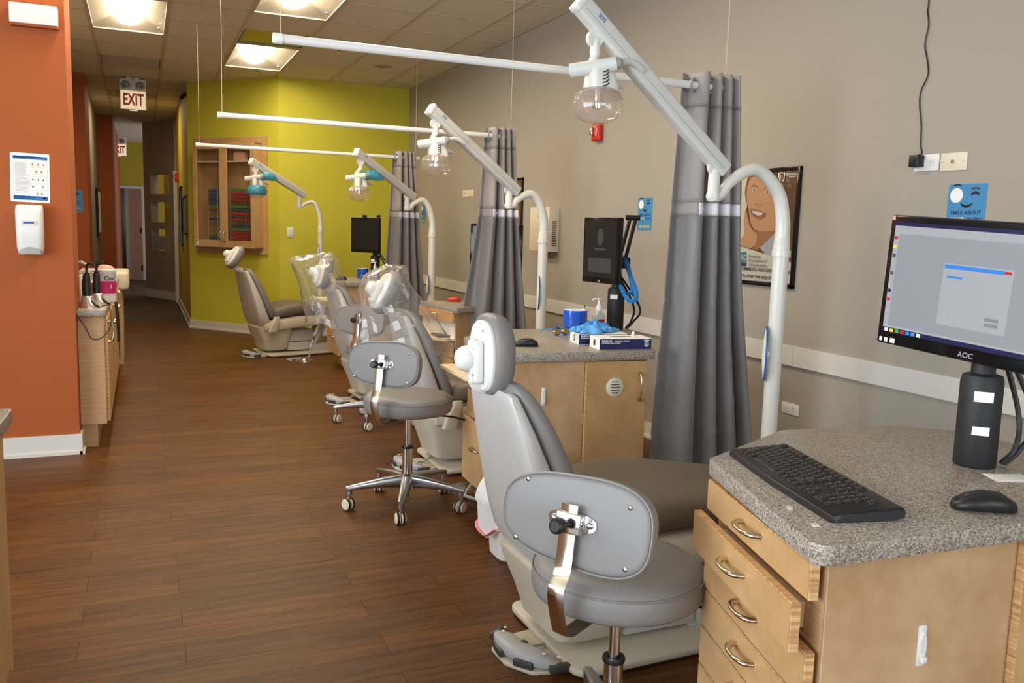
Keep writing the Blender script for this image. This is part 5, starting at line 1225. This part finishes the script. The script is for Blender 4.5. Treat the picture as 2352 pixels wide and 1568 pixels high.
rcard('blue smiling-face card on the wall above the large monitor', (2181, 424), .178, .225)
rcard('blue smiling-face card on the wall right of the dark monitor', (1467, 455), .178, .215)
rcard('blue smiling-face card on the wall half hidden by a white light pole', (968, 470), .178, .215)
q = at(172, 462, 'Y', 11.5); smile_card('blue smiling-face card on the narrow orange wall by the corridor', frame((q.x-.005, 11.499, q.z), (1, 0, 0)), .178, .26)
# plates
def plate(label, M, w_, h_, kind, m='white_plastic'):
    t = T('wall_plate', label, 'outlet' if kind == 'outlet' else ('switch' if kind == 'switch' else 'plate'), M.translation, group='wall plates'); Mi = M.copy(); Mi.translation = (0, 0, 0)
    O('cover', B().box(-w_/2, w_/2, -h_/2, h_/2, 0, .006, .002).mesh('cover', m), t, M=Mi)
    if kind == 'outlet':
        for s in (-1, 1):
            r = O('receptacle', B().prism(oval(.016, .014, 20, 4, s*w_*.18, 0), .006, .008).mesh('receptacle', m), t, M=Mi)
            O('slot', B().box(s*w_*.18-.004, s*w_*.18+.003, .003, .0055, .008, .0084).box(s*w_*.18-.004, s*w_*.18+.003, -.0055, -.003, .008, .0084).ball((s*w_*.18+.008, 0, .008), .002, .002, .0006, 8).mesh('slot', 'dark_grey', 0), r)
    if kind == 'switch': O('rocker', B().box(-.016, .016, -.033, .033, .006, .010, .001, 1).mesh('rocker', m), t, M=Mi)
    if kind == 'coax':
        O('connector', B().lathe([(.007, .006), (.007, .014), (.004, .014), (0, .010)], 14).mesh('connector', 'nickel'), t, M=Mi)
        for s in (-1, 1): O('screw', B().ball((s*w_*.37, 0, .006), .003, .003, .001, 8).mesh('screw', 'mid_grey'), t, M=Mi)
    return t
def rplate(label, x0, y0, x1, y1, kind, m='white_plastic'):
    a, b = rw(x0, y0), rw(x1, y1); return plate(label, frame((XR, (a.y+b.y)/2, (a.z+b.z)/2), (0, -1, 0)), a.y-b.y, a.z-b.z, kind, m)
rplate('white power outlet with a black adapter plugged in', 2105, 357, 2157, 391, 'outlet')
rplate('ivory coaxial socket plate beside the power outlet with the adapter', 2164, 353, 2221, 390, 'coax', 'ivory')
rplate('white power outlet low on the wall below the poster', 1798, 920, 1835, 957, 'outlet')
rplate('ivory wall plate with one dark socket beside a blank ivory plate', 1064, 437, 1076, 452, 'coax', 'ivory')
rplate('blank ivory wall plate next to the ivory plate with one dark socket', 1076.5, 436, 1088, 451, 'switch', 'ivory')
qa, qz = rw(2105, 358), rw(2125, 384)
ad = T('power_adapter', 'black power adapter in the wall outlet with a thin cord rising up the wall', 'adapter', (XR, (qa.y+qz.y)/2, (qa.z+qz.z)/2))
O('brick', B().box(-.045, -.008, -(qa.y-qz.y)/2, (qa.y-qz.y)/2, -(qa.z-qz.z)/2, (qa.z-qz.z)/2, .004).mesh('brick', 'black_plastic'), ad)
cp = []
for zx, zy in ((215, 985), (208, 930), (212, 800), (202, 680), (210, 585), (256, 480), (250, 380), (236, 285), (260, 160), (253, 60), (262, 0)):
    r_ = rw(2040+zx/2.801, zy/2.8, .006); cp.append(r_-Vector(ad.location))
top_ = Vector((-.006, cp[-1].y-.01, ZC-ad.location.z)); cp.append((cp[-1]+top_)/2+Vector((0, .015, 0))); cp.append(top_)
O('cord', B().tube(spline([Vector((-.03, 0, (qa.z-qz.z)/2-.002))]+cp, 6), .0028, 8).mesh('cord', 'black_plastic'), ad)
# fire alarm, ventilated box
q = rw(1378, 305)
fa = T('fire_alarm', 'red fire alarm horn with a clear strobe on the wall', 'fire alarm', (XR, q.y, q.z))
O('housing', B().box(-.055, .055, -.062, .062, 0, .045, .012, 3).mesh('housing', 'red'), fa, M=FM)
O('strobe', B().box(-.05, -.015, -.02, .035, .045, .065, .008).mesh('strobe', 'chrome'), fa, M=FM)
O('lettering', text('FIRE', .028, 'ink_white'), fa, M=FM @ Matrix.Translation((.026, 0, .0455)) @ Matrix.Rotation(PI/2, 4, 'Z'))
qb = rw(1286, 476); qc = rw(1284, 579); ql = at(1262, 476, 'Y', qb.y); qf = at(1218, 478, 'X', ql.x)
vb = T('air_unit', 'cream wall-mounted box with a side grille behind the white light pole', 'wall unit', (XR, (qf.y+qb.y)/2, (qb.z+qc.z)/2))
hy, hz_, dx = (qf.y-qb.y)/2, (qb.z-qc.z)/2, XR-ql.x
O('case', B().box(-dx, 0, -hy, hy, -hz_, hz_, .004).mesh('case', 'ivory'), vb)
for k in range(14): O('grille_bar', B().box(-dx*.68, -dx*.25, -hy-.002, -hy, -.13, -.122).mesh('grille_bar', 'dark_grey', 0) if k == 0 else bpy.data.meshes['grille_bar'], vb, (0, 0, k*.0145))
O('mark', B().prism(oval(.012, .016, 14), 0, .0006).mesh('mark', 'ink_grey', 0), vb, M=frame((-dx, hy*.1, hz_*.6), (0, -1, 0)))

# ================================================================== pillar things
PY = 5.38
def py_(x, y): return at(x, y, 'Y', PY)
a, b = py_(18, 349), py_(119, 466)
PF = lambda p: frame((p.x, PY, p.z), (1, 0, 0))
hp = T('notice', 'white hand-hygiene notice with blue bands taped to the orange pillar', 'notice', ((a.x+b.x)/2, PY, (a.z+b.z)/2), rot=(0, math.radians(1.2), 0))
W_, H_ = b.x-a.x-.012, a.z-b.z
NF = frame((0, 0, 0), (1, 0, 0))
O('sheet', B().box(-W_/2, W_/2, -H_/2, H_/2, 0, .0012).mesh('sheet', 'paper', 0), hp, M=NF)
def npr(m, x0, x1, y0_, y1_, name='print'): O(name, B().box((x0-.5)*W_, (x1-.5)*W_, (.5-y1_)*H_, (.5-y0_)*H_, .0012, .0015).mesh(name, m, 0), hp, M=NF)
npr('ink_blue', .07, .95, .06, .125); npr('ink_blue', .07, .95, .87, .955)
for k in range(14): npr('ink_grey', .12, .12+.34*random.uniform(.8, 1), .20+k*.019, .2065+k*.019)
for k in range(14): npr('ink_grey', .12, .12+.42*random.uniform(.7, 1), .50+k*.0245, .5065+k*.0245)
for yy in (.465, .61, .745): npr('ink_grey', .07, .95, yy, yy+.004)
for k in range(2): npr('ink_grey', .08+.86*k, .084+.86*k, .13, .87)
for (cx, cy, r, m_) in ((.57, .255, .05, 'ivory'), (.71, .255, .05, 'ivory'), (.85, .255, .05, 'ivory'), (.66, .40, .045, 'ivory'), (.79, .40, .045, 'ivory'), (.57, .535, .02, 'ink'), (.71, .535, .02, 'ink'), (.84, .535, .02, 'ink'), (.57, .675, .022, 'ink'), (.83, .675, .03, 'ink_grey'), (.68, .82, .03, 'ink_grey'), (.8, .82, .03, 'ink_grey')):
    O('print', B().prism(oval(r*W_, r*W_*1.15, 16, 2, (cx-.5)*W_, (.5-cy)*H_), .0012, .0016).mesh('print', m_, 0), hp, M=NF)
    if m_ == 'ivory': O('print', B().prism(oval(r*W_*.35, r*W_*.35, 12, 2, (cx-.5)*W_, (.5-cy+.035)*H_), .0016, .0019).mesh('print', 'ink', 0), hp, M=NF)
npr('ink_white', .82, .9, .895, .925)
for k in range(3): npr('ink_white', .09, .80-.2*k, .068+k*.016, .076+k*.016)
for k in range(3): npr('ink_white', .09, .70-.1*k, .885+k*.022, .893+k*.022)
a, b = py_(37, 469), py_(106, 585)
ds = T('soap_dispenser', 'white wall soap dispenser with a grey push bar below the notice', 'dispenser', ((a.x+b.x)/2, PY, (a.z+b.z)/2))
W_, H_ = b.x-a.x, a.z-b.z
secs = []
for z, k, dp in ((-.5, .80, .055), (-.47, .88, .085), (-.35, .96, .10), (0, 1.0, .105), (.35, 1.0, .10), (.46, .97, .09), (.495, .88, .07), (.5, .8, .05)): secs.append(((0, -dp/2, z*H_), (W_/2*k, 0, 0), (0, dp/2, 0), 4))
O('body', B().loft(secs, 32).mesh('body', 'white_plastic', 50), ds)
O('push_bar', B().prism([p_ for p_ in [(W_*.40*math.cos(PI*k/12), -H_*.48+H_*.145*math.sin(PI*k/12)) for k in range(13)]], .092, .106, .003, M=NF).mesh('push_bar', 'mid_grey'), ds)
O('label_plate', B().box(-.035, .035, .10*H_, .19*H_, .100, .1065).mesh('label_plate', 'ivory', 0), ds, M=NF)
O('label_print', B().box(-.026, .026, .125*H_, .165*H_, .1065, .107).mesh('label_print', 'ink_blue', 0), ds, M=NF)
a, b = py_(22, 8), py_(135, 66)
wb = T('wall_box', 'white box fitted high on the orange pillar', 'wall box', ((a.x+b.x)/2, PY, (a.z+b.z)/2))
O('case', B().box(-(b.x-a.x)/2, (b.x-a.x)/2, -.06, 0, -(a.z-b.z)/2, (a.z-b.z)/2, .006).mesh('case', 'white_plastic'), wb)
O('base', B().box(-(b.x-a.x)/2, (b.x-a.x)/2, -.05, 0, -(a.z-b.z)/2-.012, -(a.z-b.z)/2, .002).mesh('base', 'wall_orange', 0), wb)

# ================================================================== things on the wash counter
ZL = .815
def lw(x, y): p = at(x, y, 'Z', ZL); return p
def curing_light(label, x, y, rz):
    t = T('curing_light', label, 'curing light', (x, y, ZL), rz, 'black cordless lights on silver bases')
    O('base', B().loft([((0, 0, 0), (.058, 0, 0), (0, .052, 0), 2.2), ((0, 0, .006), (.058, 0, 0), (0, .052, 0), 2.2), ((-.008, 0, .03), (.045, 0, 0), (0, .042, 0), 2.2), ((-.014, 0, .065), (.032, 0, 0), (0, .032, 0), 2.2), ((-.015, 0, .072), (.028, 0, 0), (0, .028, 0), 2.2)], 28).mesh('base', 'silver_base', 60), t)
    O('base_groove', B().tube(spline([(.01, -.035, .045), (.035, -.04, .02), (.05, -.03, .008)], 5), [.004]*8+[.006, .007, .006], 8).mesh('base_groove', 'black_plastic'), t)
    O('handpiece', B().loft([((-.015, 0, .06), (.020, 0, 0), (0, .020, 0), 2.4), ((-.015, 0, .10), (.021, 0, 0), (0, .021, 0), 2.4), ((-.014, 0, .19), (.020, 0, 0), (0, .020, 0), 2.4), ((-.013, 0, .205), (.012, 0, 0), (0, .012, 0), 2.4), ((-.012, 0, .21), (.009, 0, 0), (0, .009, 0), 2)], 20).mesh('handpiece', 'black_plastic'), t)
    O('light_guide', B().tube(spline([(-.012, 0, .205), (-.012, 0, .235), (-.006, 0, .258), (.012, 0, .266), (.022, 0, .258)], 5), .007, 10).mesh('light_guide', 'black_plastic'), t)
    O('guard', B().prism(oval(.026, .018, 18), .206, .209).mesh('guard', 'dark_grey'), t, (-.012, 0, 0))
p = lw(207, 707); curing_light('black cordless curing light on a silver base at the counter end', p.x, p.y+.0, 0)
curing_light('black cordless curing light between the wipes canister and its twin', p.x+.045, p.y+.19, .1)
pw = lw(226, 694)
wt = T('wipes_canister', 'white wipes canister with a magenta label behind the black curing lights', 'canister', (p.x+.075, p.y+.42, ZL))
O('canister', B().lathe([(0, 0), (.056, 0), (.059, .004), (.059, .185), (.061, .188), (.061, .205), (.056, .212), (0, .212)], 32).mesh('canister', 'white_plastic'), wt)
O('lid', B().loft([((0, 0, .212), (.05, 0, 0), (0, .045, 0), 2), ((.0, 0, .228), (.04, 0, 0), (0, .035, 0), 2), ((-.01, 0, .236), (.02, 0, 0), (0, .02, 0), 2)], 20).mesh('lid', 'pink_box'), wt)
mat('magenta', (.50, .015, .13), .5)
O('label_print', B().lathe([(.0597, .055), (.0597, .135)], 64).mesh('label_print', 'magenta'), wt)
O('lettering', text('Cavi', .036, 'ink'), wt, M=frame((.022, -.0585, .152), (1, .35, 0)))
O('lettering', text('2', .03, 'ink_white'), wt, M=frame((.030, -.0555, .10), (1, .55, 0)))
ba = T('charger_brick', 'black charger brick plugged in above the counter end beside the orange pillar', 'charger', (-.340, p.y+.22, ZL+.115))
O('brick', B().box(.0, .045, -.035, .035, -.065, .045, .006).mesh('brick', 'black_plastic'), ba)
O('outlet_plate', B().box(-.014, -.001, -.05, .05, -.07, .07, .002).mesh('outlet_plate', 'ivory'), ba)
e_ = Vector(ba.location)
pts = [Vector((.02, 0, -.06)), Vector((.0, -.1, -.09))]+[at(x, y, 'Y', 5.455)-e_ for x, y in ((163, 704), (180, 728), (198, 755), (208, 775), (222, 780), (238, 772), (250, 757), (255, 735))]+[Vector((p.x+.10, p.y-.03, ZL+.012))-e_, Vector((p.x+.06, p.y, ZL+.01))-e_]
O('cord', B().tube(spline(pts, 6), .003, 6).mesh('cord', 'black_plastic'), ba)
stp = T('black_strap', 'black strap hanging down the front of the wash counter', 'strap', (-.18, p.y+.75, ZL))
O('strap', B().tube(spline([(-.10, .1, .06), (-.03, .04, .045), (.0, 0, .0), (.015, -.02, -.1), (.02, -.02, -.24), (.02, -.02, -.30)], 6), .004, 8, flat=3.5, up=(0, 1, 0)).tube(spline([(-.10, .12, .03), (-.03, .06, .03), (.0, .03, .0), (.016, .0, -.12), (.022, .0, -.3), (.024, .0, -.42)], 6), .003, 8).mesh('strap', 'black_matte'), stp)
bx = T('brown_box', 'low brown box on the wash counter beyond the wipes canister', 'box', (-.30, p.y+1.05, ZL))
O('carton', B().box(-.09, .09, -.12, .12, 0, .085, .003).mesh('carton', 'tray_brown', 0), bx); O('lid', B().box(-.092, .092, -.122, .122, .085, .092, .002).mesh('lid', 'laminate', 0), bx)
sk = T('sink', 'cream rounded sink basin at the end of the wash counter', 'sink', (-.36, 8.95, 0))
O('basin', B().prism(rpoly([(-.2, -.30), (.24, -.30), (.24, .45), (-.2, .45)], [.01, .06, .06, .01]), .70, .86, .02, 3).mesh('basin', 'ivory'), sk)
O('cabinet_base', B().box(-.2, .18, -.26, .42, 0, .70).mesh('cabinet_base', 'laminate', 0), sk)
fc = T('faucet', 'chrome faucet on a grey ledge behind the orange pillar', 'faucet', (-.46, 7.75, ZL))
O('ledge', B().box(-.18, .14, -.16, .2, .0, .10, .004).mesh('ledge', 'granite_laminate'), fc)
O('spout', B().tube(spline([(-.06, .0, .1), (-.06, .0, .17), (.0, -.02, .18), (.06, -.02, .155)], 6), .011, 12).mesh('spout', 'chrome'), fc)
O('tap', B().cyl((-.10, .0, .1), (-.10, .0, .22), .012).cyl((-.10, .0, .20), (-.06, -.03, .215), .006).mesh('tap', 'chrome'), fc)
# corridor things
q = at(415, 460, 'X', .555)
for n, (yy, hz2) in enumerate(((13.55, .42), (12.25, .25))):
    f = T('picture_frame', ['narrow-looking black picture frame on the yellow corridor wall', 'small brown picture frame on the yellow wall near the green corner'][n], 'picture', (.555, yy, 1.42), group='corridor picture frames')
    O('frame', B().box(-.03, 0, -.26, -.24, -hz2, hz2).box(-.03, 0, .24, .26, -hz2, hz2).box(-.03, 0, -.26, .26, hz2-.02, hz2).box(-.03, 0, -.26, .26, -hz2, -hz2+.02).mesh('frame', ['black_gloss', 'tray_brown'][n], 0), f)
    O('print', B().box(-.015, 0, -.24, .24, -hz2, hz2).mesh('print', 'paper', 0), f)
f = T('picture_frame', 'black picture frame on the grey corridor wall opposite the yellow wall', 'picture', (-.625, 14.9, 1.45))
O('frame', B().box(0, .04, -.4, .4, -.36, .36, .004).mesh('frame', 'black_gloss', 0), f); O('print', B().box(.04, .042, -.35, .35, -.31, .31).mesh('print', 'paper', 0), f)
q = at(408, 384, 'X', .555)
f = T('fire_alarm', 'small red fire alarm on the yellow corridor wall above the door casing', 'fire alarm', (.555, 14.6, 2.02))
O('housing', B().box(-.05, 0, -.06, .06, -.07, .07, .01).mesh('housing', 'red'), f); O('strobe', B().box(-.075, -.05, -.05, -.01, -.02, .04, .006).mesh('strobe', 'chrome'), f)
q = at(421, 243, 'X', .555)
f = T('security_camera', 'small black camera high on the corner of the green wall', 'camera', (.555, 11.62, q.z if q.z < 3 else 2.75))
O('mount', B().cyl((0, 0, .06), (-.03, 0, .04), .012).mesh('mount', 'black_plastic'), f); O('camera_body', B().cyl((-.02, .02, .03), (-.06, -.06, -.02), .024).mesh('camera_body', 'black_plastic'), f)

# ================================================================== green-wall things
ga, gb_ = Vector((*GB, 0)), Vector((*GA, 0)); gd = (gb_-ga).normalized(); gn = Vector((gd.y, -gd.x, 0))
if gn.y > 0: gn = -gn
def gw(x, y, d=0):
    p_ = atp(x, y, ga+gn*d, gn); return (p_-ga).dot(gd), p_.z
def GF(u, z, d=0): q_ = ga+gd*u+gn*d; return frame((q_.x, q_.y, z), gd)
(u0_, zt2), (u1_, zb2) = gw(449, 318), gw(617, 586)
wc = T('wall_cabinet', 'glass-fronted wooden wall cabinet full of coloured trays on the green wall', 'cabinet', GF((u0_+u1_)/2, (zt2+zb2)/2).translation)
org = Vector(wc.location)
def WM(u, z, d): m_ = GF(u, z, d); m_.translation = m_.translation-org; return m_
Wb, Hb = u1_-u0_, zt2-zb2; uc, zc2 = (u0_+u1_)/2, (zt2+zb2)/2; dp = .15
O('back_board', B().box(-Wb/2, Wb/2, -Hb/2, Hb/2, 0, .02, .002).mesh('back_board', 'laminate_front', 0), wc, M=WM(uc, zc2, 0))
(v0, ct), (v1, cb) = gw(445, 330, dp), gw(587, 571, dp)
cw, chh = v1-v0, ct-cb; vc, cz = (v0+v1)/2, (ct+cb)/2
O('case', B().box(-cw/2, -cw/2+.018, -chh/2, chh/2, .02, dp).box(cw/2-.018, cw/2, -chh/2, chh/2, .02, dp).box(-cw/2, cw/2, chh/2-.018, chh/2, .02, dp).box(-cw/2, cw/2, -chh/2, -chh/2+.018, .02, dp).mesh('case', 'laminate_front', 0), wc, M=WM(vc, cz, 0))
O('shelf', B().box(-cw/2+.018, cw/2-.018, -.009, .009, .02, dp-.01).mesh('shelf', 'melamine', 0), wc, M=WM(vc, gw(540, 371, dp-.05)[1], 0))
for s in (-1, 1):
    x0_, x1_ = (-cw/2, -.002) if s < 0 else (.002, cw/2)
    st_ = .055
    M_ = WM(vc, cz, dp)
    do = O('door', B().box(x0_, x0_+st_, -chh/2, chh/2, 0, .02, .0015, 1).box(x1_-st_, x1_, -chh/2, chh/2, 0, .02, .0015, 1).box(x0_+st_, x1_-st_, chh/2-.07, chh/2, 0, .02, .0015, 1).box(x0_+st_, x1_-st_, -chh/2, -chh/2+.085, 0, .02, .0015, 1).mesh('door', 'laminate_front', 0), wc, M=M_)
    O('glass_pane', B().box(x0_+st_, x1_-st_, -chh/2+.085, chh/2-.07, .009, .011).mesh('glass_pane', 'pane', 0), do)
    O('handle', HMB, do, M=Matrix.Translation((s*.028, -chh/2+.13, .02)) @ Matrix.Rotation(PI/2, 4, 'Z'))
O('sticker', B().box(0, .07, 0, .06, .02, .021).mesh('sticker', 'photo_white', 0), wc, M=WM(v0+.002, cb+.018, dp))
O('lettering', B().box(.004, .066, .045, .056, .021, .0213).box(.01, .03, .012, .035, .021, .0213).mesh('lettering', 'magenta', 0), wc, M=WM(v0+.002, cb+.018, dp))
pb = gw(555, 358, dp-.06)
O('pink_carton', B().box(-.09, .07, -.05, .045, -.04, .04, .003).mesh('pink_carton', 'pink_box', 0), None, label='pink carton on the top shelf of the glass-fronted cabinet', cat='box', M=GF(pb[0], gw(540, 371, dp-.05)[1]+.0595, dp-.06))
tray_m = {}
ORD = 'first second third fourth fifth sixth seventh eighth ninth tenth eleventh twelfth thirteenth fourteenth fifteenth'.split()
def tray(colr, u, z, w_, rack, n):
    k_ = (colr, w_)
    if k_ not in tray_m: tray_m[k_] = B().box(-w_/2, w_/2, 0, .004, 0, .09, .001, 1).box(-w_/2, w_/2, .004, .029, .082, .09, .002, 1).box(-w_/2, -w_/2+.008, .004, .029, 0, .09).box(w_/2-.008, w_/2, .004, .029, 0, .09).mesh('instrument_tray', 'tray_'+colr)
    O('instrument_tray', tray_m[k_], None, M=GF(u, z, .035), label='%s instrument tray, %s from the top of the %s rack in the wall cabinet' % (colr, ORD[n], rack), cat='tray', group='trays on the %s rack' % rack)
zz_ = lambda zy: 300+zy/5.227
right = [('green', 722), ('red', 762), ('red', 800), ('red', 842), ('brown', 880), ('green', 920), ('blue', 962), ('red', 1003), ('brown', 1040), ('red', 1076), ('blue', 1155), ('green', 1195), ('red', 1232), ('red', 1270), ('red', 1305)]
left = [('blue', 726), ('blue', 765), ('blue', 803), ('blue', 842), ('blue', 880), ('green', 918), ('red', 955), ('blue', 1065), ('green', 1258), ('blue', 1298)]
ur = gw(551, 450, .1)[0]; ul = gw(493, 450, .1)[0]
for n, (c_, zy) in enumerate(right): tray(c_, ur, gw(551, zz_(zy), .1)[1]-.009, .235, 'wider', n)
for n, (c_, zy) in enumerate(left): tray(c_, ul, gw(493, zz_(zy), .1)[1]-.009, .15, 'narrower', n)
for nm, u, w_ in (('wider', ur, .245), ('narrower', ul, .16)):
    zb_r, zt_r = cb+.018, gw(551, zz_(700), .1)[1]
    rk = T('wire_rack', 'chrome wire rack holding the %s stack of trays' % nm, 'rack', GF(u, zb_r, .03).translation, group='wire tray racks')
    f_ = B()
    for s in (-1, 1):
        for zz in (.004, .1): f_.cyl((s*w_/2, 0, zz), (s*w_/2, zt_r-zb_r, zz), .003, seg=8)
    for k in range(12): f_.cyl((-w_/2, k*(zt_r-zb_r)/11, .1), (w_/2, k*(zt_r-zb_r)/11, .1), .0018, seg=6)
    mm_ = GF(u, zb_r, .03); mm_.translation = (0, 0, 0)
    O('wires', f_.mesh('wires', 'chrome'), rk, M=mm_)
# light switch on the green back wall
q = at(667, 533, 'Y', 10.47); plate('white rocker light switch on the green wall', frame((q.x, 10.47, q.z), (1, 0, 0)), .075, .118, 'switch')

# room lamp behind the niche, plus two hidden fills added to brighten the corridor
area('lamp_behind_niche', tuple(NA+nd*.5-nn*.3+Vector((0, 0, 2.9))), (0, 0, 0), .25, .25, 6, (1.0, .80, .5))
area('fill_corridor_end', (.45, 17.6, ZC-.03), (0, 0, 0), .3, .3, 2.5, (1.0, .80, .55))  # added fill for the corridor end, out of sight behind the niche wall
area('fill_corridor', (-.055, 13.75, ZC-.012), (0, 0, 0), .22, .12, 16, (1.0, .80, .55))  # added fill for the dim corridor walls, masked by the exit sign
